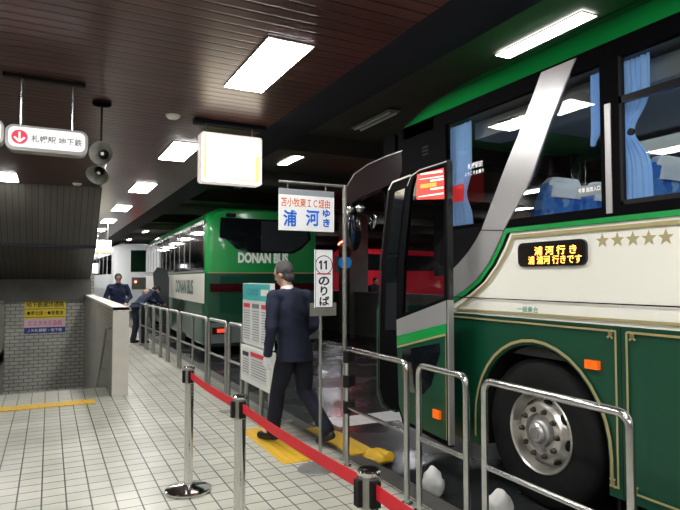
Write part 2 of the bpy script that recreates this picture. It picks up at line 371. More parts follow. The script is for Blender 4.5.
# ceilings
struct('ceiling', MB().box((-4, -8, CE), (2.28, 60, CE+.3)), M['slat'])
struct('ceiling_beam', MB().box((2.28, -8, CE-.005), (2.80, 60, CE+.6)), M['beam'])
struct('ceiling_road', MB().box((2.8, -8, 3.96), (22, 60, 4.2)), M['deck'])
cb = MB()
for y in (1.0, 8.6, 12.0, 15.2, 18.4, 21.6, 24.8, 31):
    cb.box((2.8, y-.18, 3.66), (22, y+.18, 3.96))
struct('ceiling_road_ribs', cb, M['deck'])
struct('wall_left', MB().box((-4.2, -8, 0), (-4, 60, CE)), M['stub'])
struct('wall_back', MB().box((-4.2, -8.2, -.3), (22, -8, 4.2)), M['stub'])
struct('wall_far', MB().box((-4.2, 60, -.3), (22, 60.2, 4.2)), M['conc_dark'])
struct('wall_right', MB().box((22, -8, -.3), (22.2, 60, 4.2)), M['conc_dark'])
# low concrete wall across the road and its pillars
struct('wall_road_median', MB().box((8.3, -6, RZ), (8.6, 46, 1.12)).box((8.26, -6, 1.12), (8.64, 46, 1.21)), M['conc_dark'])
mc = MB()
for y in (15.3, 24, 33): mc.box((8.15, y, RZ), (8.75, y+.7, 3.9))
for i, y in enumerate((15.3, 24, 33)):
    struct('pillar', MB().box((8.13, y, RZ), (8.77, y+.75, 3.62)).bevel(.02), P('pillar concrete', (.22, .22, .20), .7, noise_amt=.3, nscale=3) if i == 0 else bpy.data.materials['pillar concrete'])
mc.bm.free()
# painted line on the road
tag(MB().prism([(2.95, 6.22, RZ+.004), (5.2, 6.22, RZ+.004), (5.2, 5.80, RZ+.004), (2.95, 5.80, RZ+.004)], (0, 0, .003)).build('road_marking', M['wline']), kind='structure')
# tactile strips
ts = MB().box((X0-.3, 8.02, 0), (.56, 8.30, .006))
for i in range(int(1.7/.075)):
    ts.box((X0-.28+i*.077, 8.04, .006), (X0-.28+i*.077+.04, 8.28, .010))
tag(ts.build('tactile_strip', M['yellow'], smooth=False), 'long yellow tactile strip across the top of the stairway', 'tactile paving')
ts = MB().box((1.83, 4.66, 0), (2.14, 5.90, .006))
for i in range(4):
    ts.box((1.86+i*.07, 4.69, .006), (1.89+i*.07, 5.87, .010))
tag(ts.build('tactile_pad', M['yellow'], smooth=False), 'square-edged yellow tactile pad under the suited man at the boarding point', 'tactile paving')
# yellow kerb ramp with a crumpled end
rp = thing('kerb_ramp', (2.7, 5.0, RZ), 'yellow plastic kerb ramp lying on the wet road beside the sign pole', 'ramp')
MB().prism([(2.60, 4.62, RZ), (2.60, 4.62, -.003), (2.47, 4.62, -.003), (2.47, 4.62, .010), (2.61, 4.62, .010), (2.86, 4.62, RZ+.012), (2.86, 4.62, RZ)], (0, 1.02, 0)).build('ramp_board', M['yellow'], rp, False)
me = MB().ell((2.70, 4.55, RZ+.055), (.15, .14, .055), seg=18)
for v in me.bm.verts:
    v.co += Vector((0, 0, 1))*noise.noise(v.co*22)*.03 + Vector((1, 0, 0))*noise.noise(v.co*15+Vector((3, 1, 7)))*.03
    v.co.z = max(v.co.z, RZ)
me.build('ramp_end', M['yellow'], rp)
# small items on floor
tag(MB().box((.0, 0, 0), (.16, .13, .006)).bevel(.003).build('floor_plate', M['greysteel']), 'small dark metal cover plate set on the tiles near the rope barrier', 'floor plate')
bpy.data.objects['floor_plate'].location = gz(222, 413, .001)

# ------------------------------------------------------------------ ceiling lights
def light(name, x, y, z, L, W, lit=True, label='', group=None, mat=None):
    t = thing(name, (x, y, z), label, 'ceiling light', group)
    fr = MB(); a, b = W/2, L/2
    for p in (((-a-.008, -b-.008), (a+.008, -b)), ((-a-.008, b), (a+.008, b+.008)), ((-a-.008, -b), (-a, b)), ((a, -b), (a+.008, b))):
        fr.box((x+p[0][0], y+p[0][1], z-.012), (x+p[1][0], y+p[1][1], z))
    fr.build('lamp_frame', M['pwhite'] if lit else M['unlit'], t, False)
    d = MB().box((x-a, y-b, z-.016), (x+a, y+b, z-.004))
    d.build('diffuser', (mat or M['tube']) if lit else M['unlit'], t, False)
    if not lit:
        for k in (-.3, .3): MB().tube([(x+k*W, y-b+.03, z-.034), (x+k*W, y+b-.03, z-.034)], .013, 8).build('fluorescent_tube', M['pwhite'], t)
    return t
order = ['first', 'second', 'third', 'fourth', 'fifth', 'sixth', 'seventh', 'eighth', 'ninth', 'tenth']
lab = {4.55: 'large bright rectangular ceiling light in the brown slats before the lit amber box sign',
       8.15: 'rectangular slat-ceiling light just beside the lit amber box sign, second along the row',
       11.75: 'third ceiling light along the platform slats, past the amber box sign',
       15.4: 'fourth and smaller ceiling light along the platform slats', 19.0: 'fifth ceiling light along the slats, above the far lit signs'}
for y in (-2.65, .95, 4.55, 8.15, 11.75, 15.4, 19.0, 22.6, 26.2, 29.8, 33.4, 37):
    light('ceiling_light', 1.60, y, CE, 1.2, .36, True, lab.get(y, 'small distant lit rectangle in the platform slat ceiling row'), 'lights along the platform slats' if y not in lab else None)
for y in (-2.65, .95, 4.55):
    light('ceiling_light', -1.3, y, CE, 1.2, .36, True, 'ceiling light over the inner tiles before the stairway', 'inner row of platform lights')
light('ceiling_light', -.72, 12.0-.4, CE, .9, .36, True, 'bright ceiling light above the stairway soffit, under the hanging exit sign', None)
for i, y in enumerate((-2.3, .9, 4.06, 7.25, 10.45, 13.6, 16.8, 20.0, 23.2, 26.4, 29.6, 32.8, 36, 39.2)):
    lit = i % 2 == 0
    nm = {2: 'long bright lamp over the near coach roof', 3: 'unlit twin-tube lamp on the dark road ceiling', 4: 'lit lamp over the road between the two green coaches', 5: 'unlit lamp over the rear of the far green coach',
          6: 'lit lamp above the window row of the far green coach', 8: 'lit lamp above the front end of the far green coach'}.get(i)
    light('road_light', 4.2, y-.12, 3.945 if lit else 3.93, 1.08, .18, lit, nm or ('small distant lit lamp on the road ceiling' if lit else 'unlit lamp among the far road ceiling lamps'), None if nm else ('distant lit road lamps' if lit else 'unlit road lamps'), M['roadtube'])
for i, (x, y) in enumerate(((11.5, 11), (11.5, 17), (11.5, 23), (14, 14), (14, 22), (17, 20), (13, 30), (16, 34), (11.5, 3), (14.5, -2))):
    light('lane_light', x, y, 3.94, 1.2, .25, True, 'lit lamp over the far bus lanes beyond the low wall', 'lamps over the far lanes', M['farlamp'])

# ------------------------------------------------------------------ handrails along the kerb
def rail_tube(a, b, top, rad, leftpost=True, rightpost=True, corner=.06, n=5):
    """inverted U from a to b (Y values at x)"""
    pts = []
    (xa, ya), (xb, yb) = a, b
    A, B = Vector((xa, ya, 0)), Vector((xb, yb, 0)); d = (B-A).normalized(); Z = Vector((0, 0, 1))
    pts.append(A + Z*-.03)
    for k in range(n+1):
        t = PI/2*k/n; pts.append(A + d*(corner*(1-math.cos(t))) + Z*(top - corner + corner*math.sin(t)))
    for k in range(n+1):
        t = PI/2*(1-k/n); pts.append(B - d*(corner*(1-math.cos(t))) + Z*(top - corner + corner*math.sin(t)))
    pts.append(B + Z*-.03)
    return pts
RX = 2.30
def handrail(name, a, b, label, group=None, mid=None, rad=.021, top=1.0, mt='steel'):
    t = thing(name, (a[0], a[1], 0), label, 'handrail', group)
    MB().tube(rail_tube(a, b, top, rad), rad, 12).build('rail_frame', M[mt], t)
    MB().tube([(a[0], a[1], .5), (b[0], b[1], .5)], rad*.72, 10).build('crossbar', M[mt], t)
    if mid: MB().tube([(*mid, -.02), (*mid, top)], rad*.9, 10).build('middle_post', M[mt], t)
    for q in (a, b):
        MB().lathe([(.0, .001), (.045, .001), (.045, .008), (.022, .012)], (*q, 0), seg=16).build('base_flange', M[mt], t)
    return t
def yat(px, X): return gx(px, 279, X).y
handrail('handrail', (RX, yat(627, RX)), (RX, yat(483, RX)), 'wide stainless handrail in front of the coach wheel')
handrail('handrail', (RX, yat(465, RX)), (RX, yat(418, RX)), 'narrow stainless handrail beside the open coach door')
hc = handrail('handrail', (RX, yat(406, RX)), (RX, yat(347, RX)), 'stainless handrail with three black rubber bands on its far post')
yb = yat(347, RX)
for z in (.93, .72, .50):
    mb = MB(); mb.tube([(RX, yb, z-.05), (RX, yb, z+.05)], .035, 16); mb.tube([(RX+.07, yb+.05, z-.05), (RX+.07, yb+.05, z+.05)], .033, 16); mb.box((RX, yb-.02, z-.045), (RX+.07, yb+.07, z+.045))
    mb.build('rubber_band', M['black'], hc)
def farx(y): return 2.24 - (y-6)*.032
def fy(px):
    y = 8.
    for _ in range(12): y = gx(px, 279, farx(y)).y
    return y
seq = [(262, 247, None), (242.4, 229.8, None), (226.8, 210, None), (207, 181, 193.5), (178.8, 169.5, None), (168, 162, None), (161, 155, None), (154, 147.5, None), (146.6, 141, None)]
names = ['behind the timetable board', 'second past the timetable board', 'third past the timetable board', 'with a middle post, beside the rear of the far green coach', 'just past the one with a middle post', 'sixth in the far run', 'seventh in the far run', 'eighth in the far run', 'ninth, by the bending worker']
for (p1, p2, pm), nmx in zip(seq, names):
    ya, yb2 = fy(p1), fy(p2)
    ym = fy(pm) if pm else None
    handrail('handrail', (farx(ya), ya), (farx(yb2), yb2), 'grey steel kerb handrail ' + nmx, None, (farx(ym), ym) if pm else None, .024, 1.0, 'railgrey')

# ------------------------------------------------------------------ rope barrier
STN = [(.965, 4.42), (.985, 3.19), (1.01, 1.76), (1.02, .45)]
sl = ['retractable-belt stanchion standing on open tiles with its round base in view', 'middle stanchion of the red belt line, near the yellow pad', 'black-collared stanchion top at the near end of the red belt', 'stanchion at the camera end of the red belt line']
for i, (x, y) in enumerate(STN):
    t = thing('stanchion', (x, y, 0), sl[i], 'stanchion')
    MB().lathe([(.001, 0), (.165, 0), (.172, .008), (.170, .020), (.14, .034), (.06, .046), (.036, .055), (.001, .056)], (x, y, 0), seg=40).build('base', M['chrome'], t)
    MB().lathe([(.033, .05), (.033, .89), (.001, .89)], (x, y, 0), seg=28).build('post', M['chrome'], t)
    hd = MB().lathe([(.034, .805), (.0375, .81), (.0375, .915), (.001, .915)], (x, y, 0), seg=28)
    hd.build('belt_cassette', M['greysteel'], t)
    MB().lathe([(.040, .915), (.042, .92), (.042, .93), (.038, .935), (.001, .936)], (x, y, 0), seg=28).build('cap', M['chrome'], t)
    for s in (-1, 1):
        MB().box((x-.018, y+s*.034, .815), (x+.018, y+s*.052, .905)).bevel(.004).build('belt_clip', M['black'], t)
    for s in (-1,):
        MB().box((x-.052, y-.016, .815), (x-.034, y+.016, .905)).bevel(.004).build('belt_clip', M['black'], t)
    if i < 3:
        nx, ny = STN[i+1]; mb = MB(); L = []
        A, B = Vector((x, y-.05, .872)), Vector((nx, ny+.05, .872))
        rr = []
        for k in range(17):
            u = k/16; p = A.lerp(B, u); p.z -= .012*4*u*(1-u); tw = .0
            rr.append([p+Vector((-.001, 0, -.026)), p+Vector((.001, 0, -.026)), p+Vector((.001, 0, .026)), p+Vector((-.001, 0, .026))])
        mb.loft(rr).build('belt', M['red'], t)

# ------------------------------------------------------------------ handrail in the stair, hanging signs, speaker
t = thing('stair_handrail', (X1-.07, Y0+.6, 0), 'thin dark handrail fixed to the brick inside the stairway parapet', 'handrail')
pA = gx(106.5, 328, X1-.07); pB = gx(97, 388, X1-.07)
pa = Vector((X1-.07, pA.y, pA.z)); pb = Vector((X1-.07, pB.y, pB.z))
pts = [Vector((X1, pa.y-.05, pa.z+.0)), Vector((X1-.07, pa.y-.05, pa.z)), pa, pb, pb+(pb-pa)*.7]
MB().tube(pts, .018, 8).build('rail_bar', M['greysteel'], t)
for u in (.15, .6, 1.1): 
    q = pa.lerp(pb, u); MB().tube([q, q+Vector((.035, 0, -.05)), q+Vector((.07, 0, -.05))], .008, 6).build('bracket', M['greysteel'], t)

def rrect(cx, cz, w, h, r, y, n=5, ax='x'):
    pts = []
    for sx, sz, a0 in ((1, 1, 0), (-1, 1, 90), (-1, -1, 180), (1, -1, 270)):
        for k in range(n+1):
            a = R(a0+90*k/n); pts.append((cx+sx*(w/2-r)+r*math.cos(a), y, cz+sz*(h/2-r)+r*math.sin(a)))
    return pts
# exit sign
sy = 5.65; a = gy(5, 137, sy); b = gy(88, 143, sy); cxs, wx = (a.x+b.x)/2, b.x-a.x; zt = gy(47, 128, sy).z; zb = gy(47, 153, sy).z; zc, hz = (zt+zb)/2, zt-zb
t = thing('hanging_sign', (cxs, sy, zb), 'white lit hanging sign with a red arrow disc hung on two rods', 'sign')
MB().prism(rrect(cxs, zc, wx, hz, .07, sy-.02), (0, .14, 0)).bevel(.008).build('sign_box', M['silver'], t)
MB().prism(rrect(cxs, zc+.005, wx-.05, hz-.05, .05, sy-.026), (0, .006, 0)).build('sign_face', M['signface'], t, False)
dc = Vector((cxs-wx/2+.11, sy-.028, zc+.003)); rad = .062
MB().prism([(dc.x+rad*math.cos(k*PI/20), dc.y, dc.z+rad*math.sin(k*PI/20)) for k in range(40)], (0, .002, 0)).build('arrow_disc', P('red disc', (.8, .03, .06), .5, emis=(.9, .03, .08), es=.5), t, False)
arr = MB(); yy = dc.y-.002
arr.box((dc.x-.008, yy, dc.z-.03), (dc.x+.008, yy+.002, dc.z+.045))
for s in (-1, 1): arr.strip([(dc.x, yy, dc.z-.042), (dc.x+s*.040, yy, dc.z-.002)], .017, (0, 1, 0))
arr.build('arrow', M['signface'], t, False)
text('札幌駅 地下鉄', 'lettering', M['inkgrey'], t, (cxs+.075, sy-.029, zc), (1, 0, 0), (0, 0, 1), wx*.62, .066, bold=.02)
for px in (21, 73):
    g = gy(px, 125, sy); MB().tube([(g.x, sy+.05, zt-.02), (g.x, sy+.05, CE-.03)], .013, 10).build('hanger_rod', M['steel'], t)
MB().box((cxs-.36, sy+.02, CE-.035), (cxs+.30, sy+.08, CE-.001)).build('mounting_bar', M['black'], t, False)
e_ = gy(4.0, 137, sy)
t = thing('hanging_sign', (e_.x-.35, sy, zb), 'white lit hanging sign of which only the end shows beside the arrow sign', 'sign')
MB().prism(rrect(e_.x-.35, zc+.03, .7, hz, .07, sy-.02), (0, .14, 0)).bevel(.008).build('sign_box', M['silver'], t)
MB().prism(rrect(e_.x-.35, zc+.03, .66, hz-.04, .05, sy-.026), (0, .006, 0)).build('sign_face', M['signface'], t, False)
for q_ in (-.55, -.15): MB().tube([(e_.x+q_, sy+.05, zt-.02), (e_.x+q_, sy+.05, CE-.001)], .013, 10).build('hanger_rod', M['steel'], t)
# loudspeakers on a drop pipe
sp = gz(102, 103, CE-.01)
def horn(t, c, aim, r):
    aim = Vector(aim).normalized(); o = Vector(c)
    prof = [(.02*r/.12, -.16), (.035, -.155), (.04, -.07), (.05, -.05), (.07, -.02), (r*.8, .02), (r, .055), (r*1.02, .06), (r*.97, .058), (r*.72, .01), (.06, -.02), (.045, -.03), (.001, -.03)]
    MB().lathe(prof, o, aim, 32).build('horn', M['speaker'], t)
    MB().lathe([(.001, .015), (.03, .012), (.045, -.005), (.05, -.02), (.001, -.02)], o, aim, 24).build('horn_centre', M['black'], t)
    MB().lathe([(.018, .02), (.014, .026), (.001, .028)], o, aim, 16).build('dust_cap', M['pwhite'], t)
t = thing('loudspeaker', (sp.x, sp.y, 2.8), 'pair of grey horn loudspeakers on a thin drop pipe beside the arrow sign', 'loudspeaker')
c1 = gy(103, 154, sp.y-.12); horn(t, c1, (-.45, -1, -.05), .115)
c2 = gy(99, 172, sp.y+.0); horn(t, c2, (-.35, -.8, -.75), .11)
MB().tube([(sp.x, sp.y, CE), (sp.x, sp.y, c2.z)], .011, 8).build('drop_pipe', M['black'], t)
MB().lathe([(.09, -.03), (.09, 0), (.001, 0)], (sp.x, sp.y, CE), seg=20).build('ceiling_plate', M['black'], t)
MB().tube([(sp.x, sp.y, c1.z), c1+Vector((.04, .1, 0))], .012, 8).build('bracket', M['black'], t)
d = gz(77, 184.5, CE-.02); tag(MB().lathe([(.001, -.045), (.05, -.04), (.075, -.02), (.08, 0), (.001, 0)], (d.x, d.y, CE), seg=24).build('smoke_detector', M['pwhite']), 'small round white detector on the dark ceiling above the stairway', 'smoke detector')
d = gz(173, 117, CE-.02); tag(MB().lathe([(.001, -.045), (.05, -.04), (.075, -.02), (.08, 0), (.001, 0)], (d.x, d.y, CE), seg=24).build('smoke_detector', M['pwhite']), 'small round detector on the slats near the lit amber box sign', 'smoke detector')
# amber light box
by = 6.3; a = gy(201, 159, by); b = gy(262, 159, by); zt = gy(231, 134.5, by).z; zb = gy(231, 183.5, by).z
t = thing('light_box_sign', ((a.x+b.x)/2, by, zb), 'glowing cream light-box sign with amber edge hung under the platform ceiling', 'sign')
cxs, wx, zc, hz = (a.x+b.x)/2, b.x-a.x, (zt+zb)/2, zt-zb
MB().prism(rrect(cxs, zc, wx, hz, .03, by), (0, .16, 0)).bevel(.006).build('sign_box', P('cream sign rim', (.75, .72, .66), .4, emis=(1, .85, .8), es=.5), t)
MB().prism(rrect(cxs-.005, zc, wx-.05, hz-.05, .02, by-.006), (0, .006, 0)).build('sign_face', M['lightbox'], t, False)
MB().box((cxs+wx/2-.085, by-.010, zb+.045), (cxs+wx/2-.035, by-.006, zc+.06)).box((cxs+wx/2-.34, by-.010, zb+.035), (cxs+wx/2-.04, by-.006, zb+.055)).box((cxs-wx/2+.03, by-.010, zb+.035), (cxs-wx/2+.06, by-.006, zt-.035)).build('amber_band', M['lightbox_y'], t, False)
for s in (-.28, .26): MB().tube([(cxs+s, by+.08, zt-.01), (cxs+s, by+.08, CE-.03)], .008, 8).build('hanger_rod', M['greysteel'], t)
MB().box((cxs-.42, by+.03, CE-.05), (cxs+.42, by+.13, CE-.001)).build('mounting_bar', M['beam'], t, False)
# far lit signs along the platform
def far_box(px0, px1, py0, py1, y, label, mat=None, amber=True):
    a = gy(px0, (py0+py1)/2, y); b = gy(px1, (py0+py1)/2, y); zt = gy((px0+px1)/2, py0, y).z; zb = gy((px0+px1)/2, py1, y).z
    t = thing('light_box_sign', ((a.x+b.x)/2, y, zb), label, 'sign')
    MB().box((a.x, y, zb), (b.x, y+.2, zt)).bevel(.02).build('sign_box', M['pwhite'], t)
    MB().box((a.x+.03, y-.01, zb+.03), (b.x-.03, y-.001, zt-.03)).build('sign_face', mat or M['lightbox'], t, False)
    if amber: MB().box((a.x+.03, y-.016, zb+.03), (b.x-.03, y-.011, zb+.08)).build('amber_band', M['lightbox_y'], t, False)
    for s in (.2, .8): MB().tube([(a.x+(b.x-a.x)*s, y+.1, zt-.02), (a.x+(b.x-a.x)*s, y+.1, CE)], .012, 6).build('hanger_rod', M['greysteel'], t)
far_box(94, 111.5, 240, 253.5, 19.5, 'far glowing light-box sign hung above the workers near the stairway')
far_box(92, 98.5, 263, 273.5, 26, 'small far lit sign box low behind the stairway parapet', emit('far sign white', (.95, .97, 1), 4), False)
far_box(96, 111, 223, 234, 27, 'distant lit sign box close under the slat ceiling', emit('far sign pink', (1, .6, .65), 2.5), False)

# stair sign
yy = Y1-.012
def onwall(px, py, o=0): g = gy(px, py, yy-o); return g
a = gy(24.8, 301, yy); b = gy(65.8, 301, yy)
zs = [gy(45, q, yy).z for q in (300.5, 317.5, 319, 326.5, 333)]
z_top = gy(45, 300.5, yy).z; z_bot = gy(45, 333, yy).z; Hs = z_top-z_bot
t = thing('wall_sign', ((a.x+b.x)/2, yy, z_bot), 'yellow, pink and navy direction sign on the brick wall down the stairway', 'sign')
def band(f0, f1, mat, nm): MB().box((a.x, yy-.012, z_top-Hs*f1), (b.x, yy+.010, z_top-Hs*f0)).build(nm, mat, t, False)
band(0, .56, M['yellowsign'], 'yellow_panel'); band(.56, .82, M['pinksign'], 'pink_panel'); band(.82, 1, M['navysign'], 'navy_panel')
cm = (a.x+b.x)/2; w_ = b.x-a.x; X_, Z_ = (1, 0, 0), (0, 0, 1)
text('地下鉄連絡通路', 'lettering', M['inkblack'], t, (cm, yy-.016, z_top-Hs*.12), X_, Z_, w_*.92, Hs*.17, .015)
MB().box((a.x+.02, yy-.015, z_top-Hs*.265), (b.x-.02, yy-.013, z_top-Hs*.25)).box((a.x+.02, yy-.015, z_top-Hs*.515), (b.x-.02, yy-.013, z_top-Hs*.50)).build('rule_line', M['inkblack'], t, False)
text('●南北線・●東豊線', 'lettering', M['inkblack'], t, (cm, yy-.016, z_top-Hs*.38), X_, Z_, w_*.88, Hs*.13, .015)
text('エスタ大食品街', 'lettering', M['magenta'], t, (cm, yy-.016, z_top-Hs*.69), X_, Z_, w_*.84, Hs*.16, .01)
text('ＪＲ札幌駅・地下街', 'lettering', M['pwhite'], t, (cm, yy-.016, z_top-Hs*.91), X_, Z_, w_*.84, Hs*.10, .01)

# ------------------------------------------------------------------ bus stop sign
px_, py_ = 2.40-.06, 4.62
base = gz(342.5, 460, 0); PX, PY = 2.37, 4.56
pz = gy(341, 185, PY).z
t = thing('bus_stop_sign', (PX, PY, 0), 'tall grey post carrying the white panel with blue and orange lettering', 'sign')
MB().tube([(PX, PY, -.01), (PX, PY, pz)], .019, 12).build('post', M['greysteel'], t)
MB().lathe([(.05, .0), (.05, .01), (.02, .02)], (PX, PY, 0), seg=16).build('base_flange', M['greysteel'], t)
xa = gy(279, 190, PY).x; xb = gy(333.5, 190, PY).x
MB().tube([(PX, PY, pz-.012), (xa-.0, PY, pz-.012)], .012, 8).build('arm', M['greysteel'], t)
zt = gy(306, 190, PY).z; zm = gy(306, 196, PY).z; zb = gy(306, 231, PY).z
MB().box((xa, PY-.012, zm), (xb, PY+.012, zt)).build('top_strip', P('grey strip', (.30, .33, .36), .4), t, False)
MB().box((xa, PY-.012, zb), (xb, PY+.012, zm)).bevel(.003).build('panel', M['panelwhite'], t, False)
for s in (.15, .85):
    xq = xa+(xb-xa)*s; MB().tube([(xq, PY, zt-.01), (xq, PY, pz)], .006, 6).build('hook', M['greysteel'], t)
def T(s, mat, px, py, wpx, hpx, bold=.02, y=PY-.014, par=None):
    g = gy(px, py, y); k = abs(gy(px+1, py, y).x-g.x); kz = abs(gy(px, py-1, y).z-g.z)
    text(s, 'lettering', mat, par or t, g, X_, Z_, wpx*k, hpx*kz, bold)
T('苫小牧東ＩＣ経由', M['orange'], 306, 203, 49, 9, .015)
T('浦', M['blue'], 290, 218, 13.5, 16.5, .03); T('河', M['blue'], 312.5, 218, 13.5, 16.5, .03)
T('ゆ', M['blue'], 326.5, 213.5, 7.5, 8, .04); T('き', M['blue'], 326.5, 223, 7, 8.5, .04)
# number 11 stand
PX2, PY2 = 2.075, 4.44
t2 = thing('platform_number_sign', (PX2, PY2, 0), 'narrow white vertical sign with circled number on a round-footed pole', 'sign')
MB().lathe([(.001, 0), (.15, 0), (.155, .006), (.15, .014), (.03, .026), (.001, .026)], (PX2-.05, PY2-.02, 0), seg=36).build('base', M['greysteel'], t2)
MB().tube([(PX2, PY2, .01), (PX2, PY2, gy(324, 251, PY2).z)], .014, 12).build('pole', M['greysteel'], t2)
yq = PY2-.03; a = gy(315, 250, yq); b = gy(332.5, 250, yq); zt = gy(324, 249.5, yq).z; zb = gy(324, 307.5, yq).z; zp0 = gy(324, 303, yq).z; zp1 = gy(324, 316, yq).z
a2 = gy(311, 250, yq).x; b2 = gy(337, 250, yq).x
MB().box((a.x, yq-.008, zb), (b.x, yq+.014, zt)).bevel(.003).build('panel', M['panelwhite'], t2, False)
fr = MB(); e = .004
for q in (((a.x, zb), (b.x, zb+e)), ((a.x, zt-e), (b.x, zt)), ((a.x, zb), (a.x+e, zt)), ((b.x-e, zb), (b.x, zt))): fr.box((q[0][0], yq-.010, q[0][1]), (q[1][0], yq-.0075, q[1][1]))
fr.build('panel_edge', M['inkblack'], t2, False)
MB().box((a2, yq+.014, zp1), (b2, yq+.022, zp0)).build('back_plate', M['greysteel'], t2, False)
cc = gy(324, 265, yq-.011); rr = abs(gy(331.7, 265, yq).x-cc.x)
MB().strip([(cc.x+rr*math.cos(k*PI/18), yq-.0105, cc.z+rr*math.sin(k*PI/18)) for k in range(36)], .007, (0, 1, 0), True).build('number_ring', M['inkblack'], t2, False)
for sx in (-1, 1):
    ox = cc.x+sx*rr*.30-.003; q_ = rr
    MB().prism([(ox+.10*q_, yq-.0115, cc.z-.48*q_), (ox+.10*q_, yq-.0115, cc.z+.50*q_), (ox-.06*q_, yq-.0115, cc.z+.50*q_), (ox-.28*q_, yq-.0115, cc.z+.30*q_), (ox-.28*q_, yq-.0115, cc.z+.14*q_), (ox-.10*q_, yq-.0115, cc.z+.22*q_), (ox-.10*q_, yq-.0115, cc.z-.48*q_)], (0, .001, 0)).build('numeral', M['inkblack'], t2, False)
g0 = gy(317, 273.8, yq-.0105); g1 = gy(331, 273.8, yq-.0105)
MB().box((g0.x, yq-.0105, g0.z-.006), (g1.x, yq-.009, g0.z+.006)).build('red_rule', M['inkred'], t2, False)
T('の', M['inkblack'], 324, 281, 11, 9, .03, yq-.0105, t2); T('り', M['inkblack'], 324, 291, 7, 9.5, .03, yq-.0105, t2); T('ば', M['inkblack'], 324.5, 301, 10, 9.5, .03, yq-.0105, t2)
# white sheet visible behind the number: timetable board, parallel to the kerb
BX = 2.13
t = thing('timetable_board', (BX, 6.4, 0), 'white timetable board with a teal header fixed to the kerb rail', 'notice board')
ya, yb3 = yat(243, BX), yat(270.5, BX)
y0b, y1b = min(ya, yb3), max(ya, yb3)
zt = gx(243, 283, BX).z; zm1 = gx(243, 343, BX).z; zbt = gx(243, 379, BX).z
MB().box((BX, y0b, zm1+.01), (BX+.05, y1b, zt)).bevel(.006).build('upper_case', M['pwhite'], t)
MB().box((BX-.02, y0b-.04, zbt), (BX+.05, y1b, zm1-.01)).bevel(.012).build('lower_case', M['pwhite'], t)
MB().box((BX-.004, y0b+.01, zt-.20), (BX-.001, y1b-.01, zt-.01)).build('header', M['teal'], t, False)
text('バスのりば', 'lettering', P('teal print', (.0, .22, .30), .5), t, (BX-.006, y0b+(y1b-y0b)*.62, zt-.10), (0, -1, 0), Z_, .42, .09)
MB().box((BX-.006, y0b+.06, zt-.14), (BX-.0045, y0b+.30, zt-.07)).build('header_tag', M['pwhite'], t, False)
def sheet(x, y0, y1, z0, z1, head, n):
    MB().box((x-.002, y0, z0), (x-.0005, y1, z1)).build('sheet', P('paper', (.70, .72, .72), .6), t, False)
    MB().box((x-.004, y0+.02, z1-.07), (x-.0022, y1-.02, z1-.02)).build('sheet_heading', M[head], t, False)
    ln = MB(); k = 0; z = z1-.11
    while z > z0+.03:
        ln.box((x-.004, y0+.02, z), (x-.0022, y1-.02-random.random()*.05, z+.008)); z -= .03
    ln.build('printed_lines', M['inkgrey'], t, False)
w3 = (y1b-y0b)/3
for k, hd in enumerate(('inkred', 'inkgrey', 'inkred')): sheet(BX, y0b+.02+w3*(2-k), y0b+w3*(3-k)-.02, zm1+.04, zt-.22, hd, 8)
sheet(BX-.02, y0b+w3*2+.0, y1b-.06, zbt+.08, zm1-.06, 'inkblack', 8); sheet(BX-.02, y0b+.05, y0b+w3*2-.04, zbt+.06, zm1-.04, 'inkred', 8)
MB().tube([(BX+.035, y1b-.10, 0), (BX+.035, y1b-.10, zbt+.05)], .02, 10).tube([(BX+.035, y0b+.1, 0), (BX+.035, y0b+.1, zbt+.05)], .02, 10).build('support_leg', M['greysteel'], t)

# ------------------------------------------------------------------ white sacks
def sack(px, py, w, h, label, seed):
    g = gz(px, py, RZ); mb = MB().ell((g.x, g.y, RZ+h*.42), (w/2, w*.45, h*.55), seg=28)
    for v in mb.bm.verts:
        n1 = noise.noise(v.co*9+Vector((seed, 0, 0))); n2 = noise.noise(v.co*26+Vector((0, seed, 0)))
        v.co += (v.co-Vector((g.x, g.y, RZ+h*.42))).normalized()*(n1*.035+n2*.012); v.co.z = max(v.co.z, RZ)
    tag(mb.build('sack', M['bag']), label, 'sack')
sack(433, 496, .17, .24, 'lumpy white sack on the road beside the open coach door', 3)
sack(500, 520, .20, .21, 'white sack on the road in front of the coach front tyre', 8)
g = gz(284, 423, 0); t = MB().box((g.x-.12, g.y-.05, 0), (g.x+.10, g.y+.05, .02))
for v in t.bm.verts: v.co.z += max(0, noise.noise(v.co*9))*.02
tag(t.build('litter', M['unlit'], smooth=False), 'flattened pale scrap lying on the kerb behind the man', 'litter')

# ================================================================== NEAR COACH
BXs = 3.17                                    # its platform side plane
FY = 5.35                                     # its front
RY = -6.7
bus = thing('coach_bus', (BXs+1.25, -.6, RZ), 'near green and cream coach with five gold stars and an amber destination display', 'bus')
def S(px, py, o=0): return gx(px, py, BXs-o)  # point of the side plane (o metres out of it)
def zz(px, py): return S(px, py).z
def side(name, poly, mat, out=0.0, th=.03, par=None, x=None, **k):
    """poly of (Y,Z) on the platform side"""
    x = BXs-out if x is None else x
    return MB().prism([(x, y, z) for y, z in poly], (th, 0, 0)).build(name, mat, par or bus, False, **k)
def yz(px, py): p = S(px, py); return (p.y, p.z)
ZB, ZL, ZW0, ZW1 = .24, 1.30, 1.97, 3.07
ZBELT = zz(640, 214); 
WY, WZ, WR = S(542, 436).y+.06, .465, .54
def arch(cy, r, z0=ZB, zc=.47, n=18):
    """points over the wheel from +Y side to -Y side"""
    pts = [(cy+r, z0)]
    for k in range(n+1):
        a = PI*k/n; pts.append((cy+r*math.cos(a), zc+r*1.06*math.sin(a)))
    pts.append((cy-r, z0)); return pts
DY0, DY1 = 4.06, 4.97                         # doorway
RWY = -3.15
lower = [(DY0, ZL), (DY0, ZB)] + arch(WY, .61) + arch(RWY, .585) + [(RY, ZB), (RY, ZL)]
